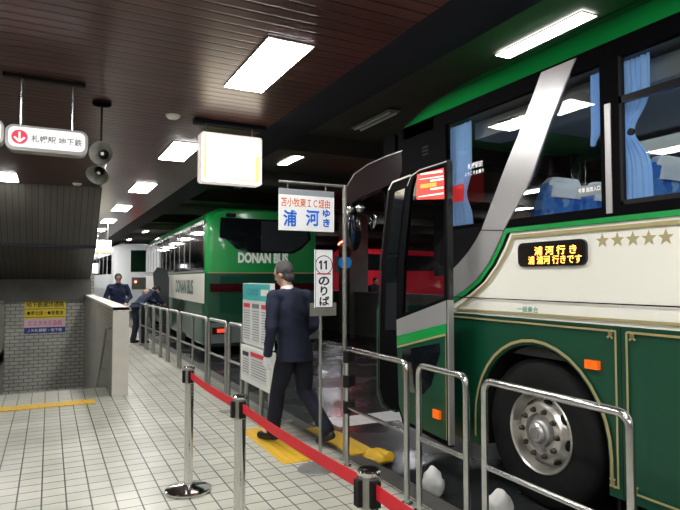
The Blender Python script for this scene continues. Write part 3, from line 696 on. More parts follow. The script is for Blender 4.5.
side('side_skirt', lower, M['dgreen'], 0, .04)
side('front_skirt_corner', [(FY, .35), (FY, ZL), (DY1, ZL), (DY1, ZB), (FY-.1, ZB)], M['dgreen'], 0, .04)
# the sweep of the silver band
Lf = [(549, 67), (542.4, 70.6), (519, 136), (507, 165), (482.4, 230), (477, 240), (470, 251), (460, 263), (447, 276)]
Rt = [(577, 56.5), (552, 120), (531.5, 180), (504.6, 230.3), (499, 244), (490, 262), (478, 279), (465, 290), (449, 301)]
Lp = [yz(*p) for p in Lf]; Rp = [yz(*p) for p in Rt]
ztop = Lp[1][1]
side('silver_band', [(Rp[0][0], ZW1+.03), *Rp[1:], *Lp[:1:-1], (Lp[1][0], ZW1+.03)], M['silver'], .012, .016)
seam = MB().strip([(BXs-.0135, yz(482.4, 230)[0], yz(482.4, 230.2)[1]), (BXs-.0135, yz(504.6, 230)[0], yz(504.6, 230.5)[1])], .008, (1, 0, 0)); seam.build('band_seam', M['black'], bus, False)
# white belt panel, its left edge follows the sweep
zl = zz(640, 214)-.035                         # underside of green belt line
curve = [yz(510.6, 230), yz(505, 247), yz(496, 265), yz(484, 282), yz(470, 294), yz(450, 305.5)]
white = [(RY, ZL), (RY, zl), (curve[0][0], zl)] + curve[1:] + [(DY0, curve[-1][1]-.02), (DY0, ZL)]
side('side_panel', white, M['white'], .0, .035)
# bright green belt stripe following the window line and the sweep
gl = [(BXs-.0125, RY, zl+.018), (BXs-.0125, Rp[3][0]-.03, zl+.018), (BXs-.0125, Rp[3][0]-.005, zl-.02)] + [(BXs-.0125, y-.03, z-.012) for y, z in Rp[4:]] + [(BXs-.0125, DY0, Rp[-1][1]-.02)]
MB().strip(gl, .036, (1, 0, 0)).build('green_stripe', M['green'], bus, False)
def goldline(pts, w=.022, nm='gold_trim', mat='gold'):
    return MB().strip([(BXs-.014, y, z) for y, z in pts], w, (1, 0, 0)).build(nm, M[mat], bus, False)
goldline([yz(680, 222.5), yz(514, 239)][:0] + [(RY, zz(640, 225.5)), (yz(514, 238)[0], zz(640, 225.5)), yz(508, 252), yz(499, 268), yz(488, 283), yz(474, 296.5), yz(457, 309), (RY, zz(650, 318))], .026)
goldline([(RY, zz(650, 305.5)), (DY0, zz(650, 305.5))], .009, 'panel_seam', 'black')
goldline([(DY0, zz(600, 325)), (RY, zz(600, 325))], .008, 'panel_seam', 'dgreen')
# gold frames on the skirt: front panel round the wheel, and the next panels
yv = S(617, 345).y; yv2 = S(628, 345).y; zg = zz(620, 331.5)
zgb = ZB+.07
ag = [(y, z) for y, z in arch(WY, .64, zgb, .47)]
goldline([(DY0-.02, zg)] + [(yv, zg)] + [(yv, zgb)] + [(WY-.64, zgb)], .014)
goldline(ag[:], .022)
goldline([(yv2, zg), (yv2, zgb), (0.1, zgb), (0.1, zg), (yv2, zg)], .014)
goldline([(0.0, zg), (0.0, zgb), (-2.2, zgb), (-2.2, zg), (0, zg)], .014)
for y in (yv, yv2):
    for z in (zg-.02, zgb+.02):
        mbx = MB(); s = 1 if y == yv else -1
        mbx.strip([(BXs-.015, y+s*.06, z+.025), (BXs-.015, y+s*.03, z), (BXs-.015, y+s*.06, z-.025)], .014, (1, 0, 0))
        mbx.strip([(BXs-.015, y+s*.02, z+.028), (BXs-.015, y+s*.045, z), (BXs-.015, y+s*.02, z-.028)], .014, (1, 0, 0))
        mbx.build('gold_corner', M['gold'], bus, False)
MB().strip([(BXs-.0145, (yv+yv2)/2, ZB), (BXs-.0145, (yv+yv2)/2, ZL)], .006, (1, 0, 0)).build('panel_gap', M['black'], bus, False)
mk = S(594, 364.5); MB().box((BXs-.03, mk.y-.05, mk.z-.028), (BXs-.001, mk.y+.05, mk.z+.028)).bevel(.012).build('side_marker_lamp', M['lens'], bus)
# wheel arches: dark liners
for cy in (WY, RWY):
    ar = arch(cy, .60 if cy == WY else .575, ZB)
    lb = MB(); lb.loft([[(BXs+.012, y, z) for y, z in ar], [(BXs+.75, y, z) for y, z in ar]], cap=False, closed=False)
    lb.prism([(BXs+.75, y, z) for y, z in ar], (.02, 0, 0)); lb.build('wheel_arch', M['black'], bus)
    # mud flap
    MB().box((BXs+.06, cy-.64, ZB-.10), (BXs+.34, cy-.62, ZB+.25)).build('mud_flap', M['black'], bus, False)
def wheel(x, cy, s=-1, cz=WZ, r=WR, parent=bus):
    ax = (s, 0, 0); o = (x, cy, cz)
    ty = MB().lathe([(.27, -.22), (.47, -.24), (r, -.20), (r, -.03), (r*.985, -.01), (r*.93, .012), (.38, .02), (.296, .008), (.284, -.02)], o, ax, 56).build('wheel', M['tyre'], parent)
    for k in range(0): pass
    MB().lathe([(.296, .0), (.300, .012), (.293, .018), (.281, .010), (.273, -.02), (.266, -.06), (.248, -.085), (.24, -.05)], o, ax, 56).build('rim', M['rim'], ty)
    # dished disc with hand holes
    disc = MB(); prof = [(.270, -.080), (.240, -.058), (.215, -.022), (.195, .002), (.160, .010), (.140, .006), (.132, -.030), (.095, -.034), (.09, -.02)]
    disc.lathe(prof, o, ax, 56); disc.build('wheel_disc', M['rim'], ty)
    for k in range(8):
        a = 2*PI*k/8+.2; c = Vector((x, cy, cz)) + Vector((0, math.cos(a), math.sin(a)))*.228 + Vector((s, 0, 0))*(-.036)
        nrm = (Vector((s, 0, 0))*.62 + Vector((0, math.cos(a), math.sin(a)))*.78).normalized(); tg = Vector((0, -math.sin(a), math.cos(a))); bt = nrm.cross(tg)
        hh = MB(); hh.bm.faces.new([hh.bm.verts.new(c+nrm*.006+tg*.040*math.cos(q)+bt*.023*math.sin(q)) for q in (2*PI*j/14 for j in range(14))])
        hh.build('hand_hole', M['black'], ty, False)
    for k in range(10):
        a = 2*PI*k/10; c = Vector((x, cy, cz)) + Vector((0, math.cos(a), math.sin(a)))*.166
        MB().lathe([(.023, -.0), (.023, .010), (.016, .011), (.016, .034), (.009, .038), (.001, .038)], c+Vector((s*.004, 0, 0)), ax, 6).build('wheel_nut', M['nut'], ty, False)
    MB().lathe([(.132, -.03), (.10, -.028), (.092, .01), (.075, .022), (.074, .045), (.060, .058), (.001, .060)], o, ax, 40).build('hub', M['silver'], ty)
    MB().lathe([(.045, .058), (.045, .066), (.001, .067)], o, ax, 6).build('hub_cap', M['greysteel'], ty, False)
    return ty
wheel(BXs+.09, WY+.04); wheel(BXs+.07, RWY); wheel(BXs+2.43, WY, 1); wheel(BXs+2.43, RWY, 1)

# window band --------------------------------------------------------------
W2a, W2b = S(601, 150).y, S(445, 200).y       # pane with the band across
W3b = S(619, 120).y
ZG0, ZG1 = zz(560, 213)+.0, zz(560, 85)
ZG0 = 2.06; ZG1 = 3.0
FPY = 4.30                                     # front end of the glazed strip
fr = MB()
fr.box((BXs-.004, RY, zl+.03), (BXs+.05, FPY+.0, ZG0))
fr.box((BXs-.004, RY, ZG1), (BXs+.05, FPY+.5, ZW1+.05))
pill = [(W2a, W3b)]
y = W3b-.0
panes = [(W2a, W2b-.02)]
yy = W3b
while yy > RY+1:
    panes.append((max(yy-1.62, RY+.3), yy)); yy -= 1.74; fr.box((BXs-.004, yy, ZG0), (BXs+.05, yy+.12, ZG1))
fr.box((BXs-.004, W3b, ZG0), (BXs+.05, W2a, ZG1)); fr.box((BXs-.004, W2b-.02, ZG0), (BXs+.05, FPY, ZG1)); fr.box((BXs-.004, RY, ZG0), (BXs+.05, RY+.3, ZG1))
fr.build('window_surround', M['bodyblack'], bus, False)
# dark glazing strip under the front pane, above the silver sweep
side('lower_glazing', [(FPY, 2.03), (yz(484, 228)[0], 2.03), yz(477, 240), yz(468, 253), yz(458, 264), (DY0, yz(447, 276)[1]), (DY0, 1.60), (FPY, 1.60)][:6] + [(FPY, yz(447, 276)[1])], M['blackgloss'], .006, .03)
MB().box((BXs-.010, S(612, 150).y, zl+.06), (BXs-.003, S(606, 150).y, 2.72)).build('pillar_trim', M['silver'], bus, False)
for i, (a, b) in enumerate(panes):
    gobj = MB().box((BXs+.012, a, ZG0), (BXs+.018, b, ZG1)).build('window', M['glass'], bus, False)
    if i:   # sliding transom windows
        MB().box((BXs-.002, a, 2.70), (BXs+.03, b, 2.745)).build('transom_bar', M['blackgloss'], gobj, False)
        MB().box((BXs-.002, b-.02, ZG0), (BXs+.03, b, ZG1)).box((BXs-.002, a, ZG0), (BXs+.03, a+.03, ZG1)).box((BXs-.002, a, ZG0), (BXs+.03, b, ZG0+.03)).build('window_frame', M['black'], gobj, False)
        MB().tube([(BXs-.004, b-.09, 2.50), (BXs-.02, b-.09, 2.50)], .022, 12).build('window_knob', M['black'], gobj)
tz = S(467, 171)
def ST(s, mat, px, py, wpx, hpx, out=.0, bold=.015, nm='lettering'):
    c = S(px, py, out); a = S(px-wpx/2, py, out); b = S(px+wpx/2, py, out); k = S(px, py-hpx/2, out).z - S(px, py+hpx/2, out).z
    return text(s, nm, mat, bus, c, (0, -1, 0), Z_, abs(a.y-b.y), k, bold)
whitelit = P('white sticker letter', (.8, .8, .8), .5, emis=(1, 1, 1), es=.35)
ST('札幌駅前', whitelit, 475, 165, 15, 6, .001-.010); ST('ようこそお乗り', whitelit, 474, 172.5, 19, 4, -.009)
c = S(590, 190); MB().box((BXs+.006, S(601, 190).y, c.z-.035), (BXs+.010, S(576, 190).y, c.z+.035)).build('window_sticker', P('clear sticker', (.25, .28, .3), .4), bus, False)
ST('号車 座席入口', whitelit, 589, 189.5, 22, 5, -.004)
# roof: rounded eaves, tapering at the front
def roof_ring(y, lift=0, zt=3.50, ins=0):
    e = 3.10
    prof = [(ins, e), (ins+.015, e+.09), (ins+.07, e+.20), (ins+.16, e+.29), (ins+.34, zt-.06), (ins+.7, zt-.01), (1.25, zt)]
    prof = prof + [(2.5-a, b) for a, b in prof[-2::-1]]
    return [(BXs+a, y, b+lift*(b-e)) for a, b in prof] + [(BXs+1.25, y, e-.02)]
MB().loft([roof_ring(RY), roof_ring(2.5), roof_ring(4.0, -.02), roof_ring(4.6, -.15, ins=.02), roof_ring(5.0, -.45, ins=.08), roof_ring(5.2, -.80, ins=.20)]).build('roof', M['green'], bus)
MB().strip([(BXs+.062, RY, 3.305), (BXs+.062, 4.1, 3.295)], .012, (1, 0, -.6)).build('roof_rail', M['dgreen'], bus, False)
MB().box((BXs+.7, -1.2, 3.49), (BXs+1.8, .8, 3.62)).bevel(.05).build('roof_unit', M['green'], bus)
# front: raked mask, windscreen, far side, tail
def fring(z, y, ins): return [(BXs+ins, y-.25, z), (BXs+ins+.12, y-.05, z), (BXs+.6, y+.02, z), (BXs+1.9, y+.02, z), (BXs+2.38-ins, y-.05, z), (BXs+2.5-ins, y-.25, z)]
MB().loft([fring(ZB+.02, FY, 0), fring(1.3, FY, 0)], closed=False, cap=False).build('front_panel', M['dgreen'], bus)
MB().loft([fring(1.3, FY, 0), fring(2.2, FY-.08, .0), fring(2.95, FY-.31, .02)], closed=False, cap=False).build('windscreen', M['glass'], bus)
MB().loft([fring(2.90, FY-.30, .0), fring(3.12, FY-.38, .03), fring(3.14, FY-.60, .15)], closed=False, cap=False).build('front_header', M['bodyblack'], bus)
# pillars around the doorway
dp = MB(); dp.box((BXs-.002, DY0-.0, ZL), (BXs+.06, DY0+.05, 2.0)); dp.box((BXs, DY1, 1.3), (BXs+.06, FY-.16, 3.1)); dp.box((BXs-.004, FPY, 2.62), (BXs+.05, FY-.45, 3.12))
dp.prism([(BXs-.003, FPY, 2.62), (BXs-.003, FPY, 3.12), (BXs-.003, FY-.55, 3.12), (BXs-.003, FY-.28, 2.62)], (.05, 0, 0))
dp.build('door_surround', M['bodyblack'], bus, False)
vt = MB(); c = S(426, 152)
for k in range(3): vt.box((BXs-.010, c.y-.05, c.z-.03+k*.035), (BXs-.004, c.y+.05, c.z-.015+k*.035))
vt.build('vent_slots', M['black'], bus, False)
# far side, tail, floor, interior
XR = BXs+2.5
fs = MB().box((XR-.04, RY, ZB), (XR, FY-.25, 2.0)).box((XR-.04, RY, 3.0), (XR, FY-.4, 3.12))
for y in (4.8, 3.2, 1.5, -.2, -1.9, -3.6, -5.3): fs.box((XR-.04, y-.06, 2.0), (XR, y+.06, 3.0))
fs.build('far_side_panel', M['dgreen'], bus, False)
MB().box((XR-.025, RY, 2.0), (XR-.018, FY-.4, 3.0)).build('far_side_window', M['glass'], bus, False)
MB().box((BXs+.0, RY-.04, ZB), (XR, RY, 3.3)).bevel(.02).build('tail_panel', M['green'], bus)
MB().box((BXs+.08, RY, 1.02), (XR-.05, 4.0, 1.10)).box((BXs+.55, 4.0, .80), (XR-.05, FY-.15, .86)).build('bus_floor', M['intdark'], bus, False)
MB().box((BXs+.06, RY, 3.04), (XR-.05, 4.0, 3.07)).build('ceiling_lining', M['interior'], bus, False)
MB().box((BXs+.20, RY, 2.84), (BXs+.50, 3.95, 2.99)).bevel(.03).box((XR-.40, RY, 2.82), (XR-.08, 3.95, 2.99)).build('luggage_rack', M['interior'], bus, False)
vg = MB()
for k in range(4):
    for j in range(8):
        yk = 3.55-k*1.7; vg.box((BXs+.194, yk-.10+j*.026, 2.89), (BXs+.200, yk-.086+j*.026, 2.93))
vg.build('air_vents', M['black'], bus, False)
MB().box((BXs+.055, RY, 1.1), (BXs+.07, 4.0, 2.05)).build('inner_lining', M['intdark'], bus, False)
MB().box((BXs+.5, 4.35, .86), (XR-.3, 4.95, 1.35)).bevel(.08).build('dashboard', M['intdark'], bus)
swh = MB().lathe([(.24, -.015), (.255, 0), (.24, .015), (.225, 0), (.24, -.015)], (XR-.75, 4.35, 1.55), (0, -.6, .8), 28); swh.build('steering_wheel', M['black'], bus)
# seats (all facing the front)
def seat(x, y):
    b = MB(); w = .225
    rings = []
    for z, dy, ww, th in ((1.50, -.02, w, .07), (1.75, -.05, w, .075), (2.0, -.10, w*1.0, .07), (2.18, -.135, w*.97, .065), (2.30, -.16, w*.86, .055), (2.36, -.175, w*.66, .035)):
        rings.append([(x+ww*a, y+dy+th*c, z) for a, c in ((-1, -.6), (-.8, -1), (.8, -1), (1, -.6), (1, .6), (.8, 1), (-.8, 1), (-1, .6))])
    s = b.loft(rings).build('seat', M['seat'], bus)
    MB().box((x-w, y-.02, 1.42), (x+w, y+.46, 1.58)).bevel(.04).build('cushion', M['seat'], s)
    cv = []
    for z, dy, ww, th in ((2.22, -.145, w*.80, .074), (2.28, -.157, w*.78, .066), (2.33, -.166, w*.76, .060), (2.372, -.178, w*.62, .04)):
        cv.append([(x+ww*a, y+dy+th*c, z) for a, c in ((-1, -.6), (-.8, -1), (.8, -1), (1, -.6), (1, .6), (.8, 1), (-.8, 1), (-1, .6))])
    MB().loft(cv).build('headrest_cover', M['cloth'], s)
    MB().box((x-.03, y, 1.10), (x+.03, y+.3, 1.42)).build('seat_leg', M['black'], s, False)
    return s
s0 = seat(BXs+.36, 3.30)
for r in range(9):
    for j, dx in enumerate((0, .47, 1.29, 1.76)):
        if r == 0 and j == 0: continue
        if r > 5 and j > 0: continue
        c = s0.copy(); C.objects.link(c); c.location = s0.location + Vector((dx, -.86*r, 0))
        for ch in s0.children: k = ch.copy(); C.objects.link(k); k.parent = c
# curtains
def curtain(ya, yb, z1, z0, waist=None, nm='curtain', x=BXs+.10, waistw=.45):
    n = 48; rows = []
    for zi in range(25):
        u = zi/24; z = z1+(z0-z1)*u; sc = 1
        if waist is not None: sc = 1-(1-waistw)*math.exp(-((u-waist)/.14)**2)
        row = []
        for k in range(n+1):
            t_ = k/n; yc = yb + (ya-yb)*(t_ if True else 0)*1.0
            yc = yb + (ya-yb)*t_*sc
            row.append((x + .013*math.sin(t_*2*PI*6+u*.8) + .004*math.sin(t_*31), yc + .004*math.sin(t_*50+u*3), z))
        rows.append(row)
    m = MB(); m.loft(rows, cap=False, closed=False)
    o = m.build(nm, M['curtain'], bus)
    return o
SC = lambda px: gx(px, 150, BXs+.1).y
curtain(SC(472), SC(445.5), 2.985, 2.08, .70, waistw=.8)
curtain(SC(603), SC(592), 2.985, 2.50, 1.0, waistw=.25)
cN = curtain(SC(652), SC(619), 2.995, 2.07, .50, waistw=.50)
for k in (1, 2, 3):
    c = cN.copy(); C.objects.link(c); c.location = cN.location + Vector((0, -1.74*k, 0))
# destination display
ya, yb4 = S(588, 253).y, S(520, 253).y; zt = S(554, 241).z; zb = S(554, 266).z
disp = MB().prism([(BXs-.022, p[0], p[2]) for p in rrect((ya+yb4)/2, (zt+zb)/2, yb4-ya, zt-zb, .045, 0)], (.03, 0, 0)).bevel(.006).build('destination_display', M['blackgloss'], bus)
MB().prism([(BXs-.024, p[0], p[2]) for p in rrect((ya+yb4)/2, (zt+zb)/2, yb4-ya-.05, zt-zb-.05, .02, 0)], (.001, 0, 0)).build('display_pane', P('display pane', (.015, .010, .008), .15), disp, False)
ST('浦 河 行 き', M['ledorange'], 554.5, 250, 42, 9, .026, .012, 'lettering').parent = bus
ST('浦 浦河 行きです', M['ledorange'], 553.5, 259.5, 53, 8.5, .026, .004, 'lettering')
ST('一般乗合', M['tealink'], 527.5, 309.5, 21, 6, .002, .012)
for i, px in enumerate((602.5, 617.5, 633, 649, 666)):
    c = S(px, 240.8 - i*.9); r = .048
    MB().prism([(BXs-.004, c.y-(r if k % 2 == 0 else r*.42)*math.sin(PI*k/5), c.z+(r if k % 2 == 0 else r*.42)*math.cos(PI*k/5)) for k in range(10)], (.004, 0, 0)).build('star_emblem', M['goldstar'], bus, False)
# door leaf, swung out parallel to the side
DX = 2.95
def D(px, py, o=0): return gx(px, py, DX-o)
def dyz(px, py): p = D(px, py); return (p.y, p.z)
dpoly = [dyz(447.5, 160), dyz(420, 169), dyz(411, 174), dyz(407, 186), dyz(398, 262), dyz(395.5, 330), dyz(397, 405), dyz(403, 423), dyz(449.5, 447), dyz(449, 300)]
ly = dyz(449, 300)[0]
dpoly = [(ly, dyz(447.5, 160)[1]), *dpoly[1:8], (ly, .22)]
inner = [(444.5, 165), (421, 173), (414, 178), (411, 190), (404, 262), (402.5, 314), (444, 298)]
inn = [dyz(*p) for p in inner]
zs_ = inn[5][1]
mbd = MB()
outp = [(ly, dpoly[0][1]), dpoly[1], dpoly[2], dpoly[3], dpoly[4], dpoly[5], (ly, dyz(449, 305)[1])]
order_i = [inn[0], inn[1], inn[2], inn[3], inn[4], inn[5], inn[6]]
for k in range(7):
    a_, b_, c_, d_ = outp[k], outp[(k+1) % 7], order_i[(k+1) % 7], order_i[k]
    mbd.prism([(DX, *a_), (DX, *b_), (DX, *c_), (DX, *d_)], (.035, 0, 0))
mbd.prism([(DX, *p) for p in (outp[6], outp[5], *dpoly[6:8], (ly, .22))], (.035, 0, 0))
door = mbd.build('entry_door', M['bodyblack'], bus, False)
def dq(nm, pts, mat, out, th=.004, par=door):
    return MB().prism([(DX-out, *dyz(*p)) for p in pts], (th, 0, 0)).build(nm, mat, par, False)
dq('door_glass', [(444.5, 165), (421, 173), (414, 178), (411, 190), (403.5, 262), (402.5, 314), (444, 298)], M['glass'], -.015)
dq('silver_panel', [(397, 319.8), (446.5, 300.5), (447, 325), (397.5, 340.5)], M['silver'], .006)
dq('green_panel', [(397.5, 336), (447, 323.5), (447, 333), (397.5, 346)], M['green'], .008)
dq('lower_panel', [(397.5, 345), (447, 332), (447.5, 441), (404, 419.5), (399.5, 405)], M['dgreen'], .006)
dq('lower_window', [(402, 350), (440, 343), (441, 352), (432, 385), (424, 394), (410, 392), (403, 375)], M['dglass'], .009)
mb = MB().strip([(DX-.010, *dyz(398, 347)), (DX-.010, *dyz(446.5, 334.5))], .018, (1, 0, 0)).strip([(DX-.010, *dyz(446.5, 334.5)), (DX-.010, *dyz(447.5, 440))], .010, (1, 0, 0)); mb.build('gold_trim', M['gold'], door, False)
MB().box((DX-.012, ly-.010, .24), (DX+.04, ly+.010, dyz(447, 300)[1])).build('edge_trim', M['silver'], door, False)
MB().box((DX-.008, ly-.010, dyz(447, 300)[1]), (DX+.04, ly+.010, dpoly[0][1])).build('edge_frame', M['blackgloss'], door, False)
c = D(438.5, 414); MB().box((DX-.03, c.y-.045, c.z-.035), (DX-.005, c.y+.045, c.z+.035)).bevel(.006).build('turn_lamp', M['lens'], door)
c = D(418, 408); MB().lathe([(.001, .014), (.024, .012), (.03, 0)], (DX-.006, c.y, c.z), (-1, 0, 0), 16).build('door_button', P('dull red', (.25, .03, .02), .4), door)
MB().strip([(DX-.004, *dyz(407.5, 186)), (DX-.004, *dyz(411.5, 176)), (DX-.004, *dyz(420, 170)), (DX-.004, ly, dpoly[0][1]-.01)], .010, (1, 0, 0)).build('top_trim', M['silver'], door, False)  # silver trim that also paints the highlight along the door's top edge
# sign reflection in the door glass, painted as glowing red and white sheets
dq('reflection_sheet', [(417.5, 174.5), (444, 168), (444.5, 199), (417, 199.5)], P('lit red sign', (.85, .04, .03), .4, emis=(1, .05, .03), es=.7), .004, .002)
wm = P('lit white sign', (.9, .85, .8), .4, emis=(1, .92, .85), es=.8)
def band_(a_, b_, z_a, h_, mt_, nm, o_=.007):
    q = [(a_, z_a+(444-a_)*.16), (b_, z_a+(444-b_)*.16), (b_, z_a+h_+(444-b_)*.13), (a_, z_a+h_+(444-a_)*.13)]
    MB().prism([(DX-o_, *dyz(*p)) for p in q], (.001, 0, 0)).build(nm, mt_, door, False)
band_(421, 443, 170, 2.2, wm, 'reflection_stripe'); band_(431, 444, 178, 2, wm, 'reflection_stripe'); band_(420, 444, 175.5, 1.2, wm, 'reflection_stripe')
band_(421, 437, 181, 4.5, P('lit orange sign', (.9, .3, .03), .4, emis=(1, .35, .05), es=.8), 'reflection_block'); band_(431, 444, 186.5, 2, wm, 'reflection_stripe'); band_(419, 444, 192.5, 1.6, wm, 'reflection_stripe')
c = S(460, 200); MB().box((BXs+.008, S(463, 195).y, S(461, 201).z), (BXs+.011, S(452, 195).y, S(461, 184).z)).build('red_notice', P('red notice', (.7, .05, .06), .5, emis=(.8, .05, .05), es=.2), bus, False)
# leading leaf of the door and its rubber edge
lead = [dyz(409, 175), dyz(391, 182), dyz(387, 190), dyz(379, 262), dyz(377, 340), dyz(377, 388), dyz(381, 403), dyz(388, 410), dyz(398, 410), dyz(397, 262)]
d2 = side('door_leaf', [(p[0]+.0, p[1]) for p in lead], M['bodyblack'], 0, .03, None, DX+.03)
MB().strip([(DX+.018, y, z) for y, z in lead[:3]], .016, (1, 0, 0)).build('leaf_highlight', M['silver'], d2, False)  # painted highlight line along the top of the leaf
MB().strip([(DX+.018, y, z) for y, z in lead[2:-2]], .03, (1, 0, 0)).build('rubber_edge', M['black'], d2, False)
MB().prism([(DX+.022, *dyz(*p)) for p in ((403, 188), (393, 192), (385, 262), (383, 330), (394, 330), (395, 262))], (.004, 0, 0)).build('door_glass', M['dglass'], d2, False)
for z in (.55, 2.35): MB().tube([(DX+.04, 4.75, z), (BXs+.2, 4.95, z)], .02, 8).build('door_arm', M['black'], bus)
# mirror on its broad curved arm
ap = [((405, 151), 3.25), ((385, 158), 3.12), ((368, 167), 3.02), ((356, 177), 2.95), ((349, 190), 2.92), ((347, 204), 2.90)]
rings = []; 
hw = [.10, .155, .15, .12, .07, .035]
for (p, X), w_ in zip(ap, hw):
    c = gx(*p, X) - Vector((0, 0, w_*.75)); rings.append((c, w_))
mr = []
for i, (c, w_) in enumerate(rings):
    a = rings[max(i-1, 0)][0]; b = rings[min(i+1, len(rings)-1)][0]; t_ = (b-a).normalized(); side_ = Vector((.85, -.5, 0)); side_ = (side_ - t_*side_.dot(t_)).normalized(); up_ = (Vector((0, 0, 1)) - t_*t_.z); up_ = up_.normalized() if abs(t_.z) < .8 else Vector((.75, -.55, 0)).normalized(); side_ = t_.cross(up_).normalized()
    mr.append([c + up_*w_*math.cos(q) + side_*.05*math.sin(q) for q in (2*PI*k/16 for k in range(16))])
mp = [(409, 147), (386, 155), (368, 163), (354, 173), (347, 185), (344, 214), (349, 214), (352, 203), (362, 196), (380, 189), (399, 180)]
mir = MB().prism([gx(*p, 2.9+(p[0]-347)/62*.3) for p in mp], (.10, .04, 0)).bevel(.018, 3).build('mirror_arm', P('smoky mirror arm', (.014, .007, .009), .25), bus)
MB().strip([gx(p[0], p[1]+1.5, 2.9+(p[0]-347)/62*.3)-Vector((.004, .004, 0)) for p in mp[:5]], .010, (1, .4, 0)).build('arm_painted_highlight', M['greysteel'], mir, False)  # steel strip painting the highlight on the arm's upper edge
c = gx(352, 228, 2.93)
MB().ell(c, (.105, .07, .255), Matrix.Rotation(-.12, 3, 'Y'), 24).build('mirror_head', M['blackgloss'], mir)
MB().tube([gx(347, 203, 2.9), c+Vector((0, 0, .2))], .025, 10).build('mirror_stem', M['blackgloss'], mir)
for q in (gx(351, 209, 2.88), gx(360, 208, 2.9)): MB().ell(q, (.045, .04, .05)).build('mirror_lamp', M['chrome'], mir)
MB().ell(c+Vector((-.01, -.055, -.02)), (.075, .012, .17), seg=24).build('mirror_glass', M['dglass'], mir)
c = gx(371, 221, 3.05); MB().tube([gx(362, 213, 2.95), gx(368, 217, 3.0), c], .010, 8).build('mirror_bracket', M['black'], mir)
MB().ell(c+Vector((.03, 0, 0)), (.02, .06, .085), Matrix.Rotation(.5, 3, 'X')).build('small_mirror', M['mirrorglass'], mir)

# ================================================================== FAR COACHES
def coach(root, L, Hc, W, zmid, matU, matL, zb=.22):
    """root at the rear kerb-side corner, x across, y forward"""
    o = root.location; rz = root.rotation_euler.z; MW = Matrix.Translation(o) @ Matrix.Rotation(rz, 4, 'Z')
    def ring(y, ins, z0, z1, drop=0, top=True):
        if top: pr = [(ins, z0), (ins+.0, Hc-.42-drop), (ins+.03, Hc-.25-drop), (ins+.12, Hc-.10-drop), (ins+.32, Hc-.02-drop), (W/2, Hc-drop)]
        else: pr = [(ins+.03, z0), (ins, z0+.1), (ins, z1), (W/2, z1)]
        pr = pr + [(W-a, b) for a, b in pr[-2::-1]]
        return [MW @ Vector((a, y, b)) for a, b in pr]
    ys = [(.0, .16, .16), (.04, .06, .05), (.16, .01, .0), (.5, 0, 0), (L-.6, 0, 0), (L-.25, .02, .03), (L-.05, .12, .1), (L, .22, .2)]
    MB().loft([ring(y, i, zmid, 0, d) for y, i, d in ys]).build('upper_body', matU, root)
    MB().loft([ring(y, i, zb, zmid, top=False) for y, i, d in ys]).build('lower_body', matL, root)
    def pt(x, y, z): return MW @ Vector((x, y, z))
    return pt
g2 = Vector((gy(206, 279, 12.25).x, 12.25, RZ))
b2 = thing('coach_bus', g2, 'far dark green coach seen from behind with silver rear lettering', 'bus', None, -R(2.2))
H2 = 3.26
pt = coach(b2, 12.0, H2, 2.62, 1.80, M['green'], M['dgreen'])
def quad(nm, pts, mat, par, off=(0, 0, 0), th=None): 
    return MB().prism(pts, off).build(nm, mat, par, False)
# rear face (y = 0): window, lettering, lamps, bumper
rw = [(.30, 3.02), (2.36, 3.02), (2.42, 2.60), (2.20, 2.38), (1.98, 2.26), (.98, 2.26), (.66, 2.34), (.42, 2.55), (.28, 2.58)]
quad('rear_window', [pt(x, .012, z) for x, z in rw], M['dglass'], b2, (0, -.03, 0))
quad('window_lighter_part', [pt(x, -.019, z) for x, z in ((1.22, 2.98), (2.32, 2.98), (2.36, 2.60), (2.17, 2.42), (1.96, 2.30), (1.22, 2.30))], P('dim rear glass', (.035, .04, .045), .08, coat=.8), b2, (0, -.003, 0))  # lighter right part of the rear window
text('DONAN BUS', 'lettering', M['letter'], b2, pt(1.28, -.012, 2.15), pt(1, 0, 0)-pt(0, 0, 0), Z_, 1.17, .24, .055)
quad('cream_line', [pt(.05, -.004, 1.80), pt(2.57, -.004, 1.80), pt(2.57, -.004, 1.83), pt(.05, -.004, 1.83)], M['gold'], b2, (0, -.004, 0))
# engine cover panel and lamps
cov = MB().prism([pt(x, .02, z) for x, z in ((.30, .95), (2.32, .95), (2.32, 1.74), (.30, 1.74))], (0, -.035, 0)).bevel(.012).build('engine_cover', M['dgreen'], b2)
for z in (1.5,): quad('reflector_bar', [pt(.08 if z > 1.2 else .32, -.02, z-.10), pt(2.54 if z > 1.2 else 2.3, -.02, z-.10), pt(2.54 if z > 1.2 else 2.3, -.02, z+.08 if z > 1.2 else z+.0), pt(.08 if z > 1.2 else .32, -.02, z+.08 if z > 1.2 else z)], M['redlens'], b2, (0, -.012, 0))
bm_ = MB().prism([pt(x, .05, z) for x, z in ((.04, .30), (2.58, .30), (2.58, .72), (.04, .72))], (0, -.16, 0)).bevel(.03).build('rear_bumper', P('grey bumper', (.22, .25, .25), .35, .3), b2)
for x in (.12, 2.10):
    l = MB().prism([pt(a, -.112, z) for a, z in ((x, .50), (x+.40, .50), (x+.40, .64), (x, .64))], (0, -.012, 0)).bevel(.004).build('tail_lamp', M['redlens'], b2)
    MB().prism([pt(a, -.128, z) for a, z in ((x+.10, .53), (x+.26, .53), (x+.26, .61), (x+.10, .61))], (0, -.004, 0)).build('lamp_lens', P('red lens lit', (.6, .05, .03), .2, emis=(1, .08, .04), es=.8), l, False)
for x, y in ((.42, 2.96), (1.95, 2.96)): MB().box(pt(x, -.03, 3.04), pt(x+.22, -.012, 3.12)).build('top_marker', M['blackgloss'], b2, False)
MB().box(pt(1.02, -.08, .95), pt(1.45, -.03, 1.12)).build('number_plate', P('dark plate', (.05, .09, .07), .5), b2, False)
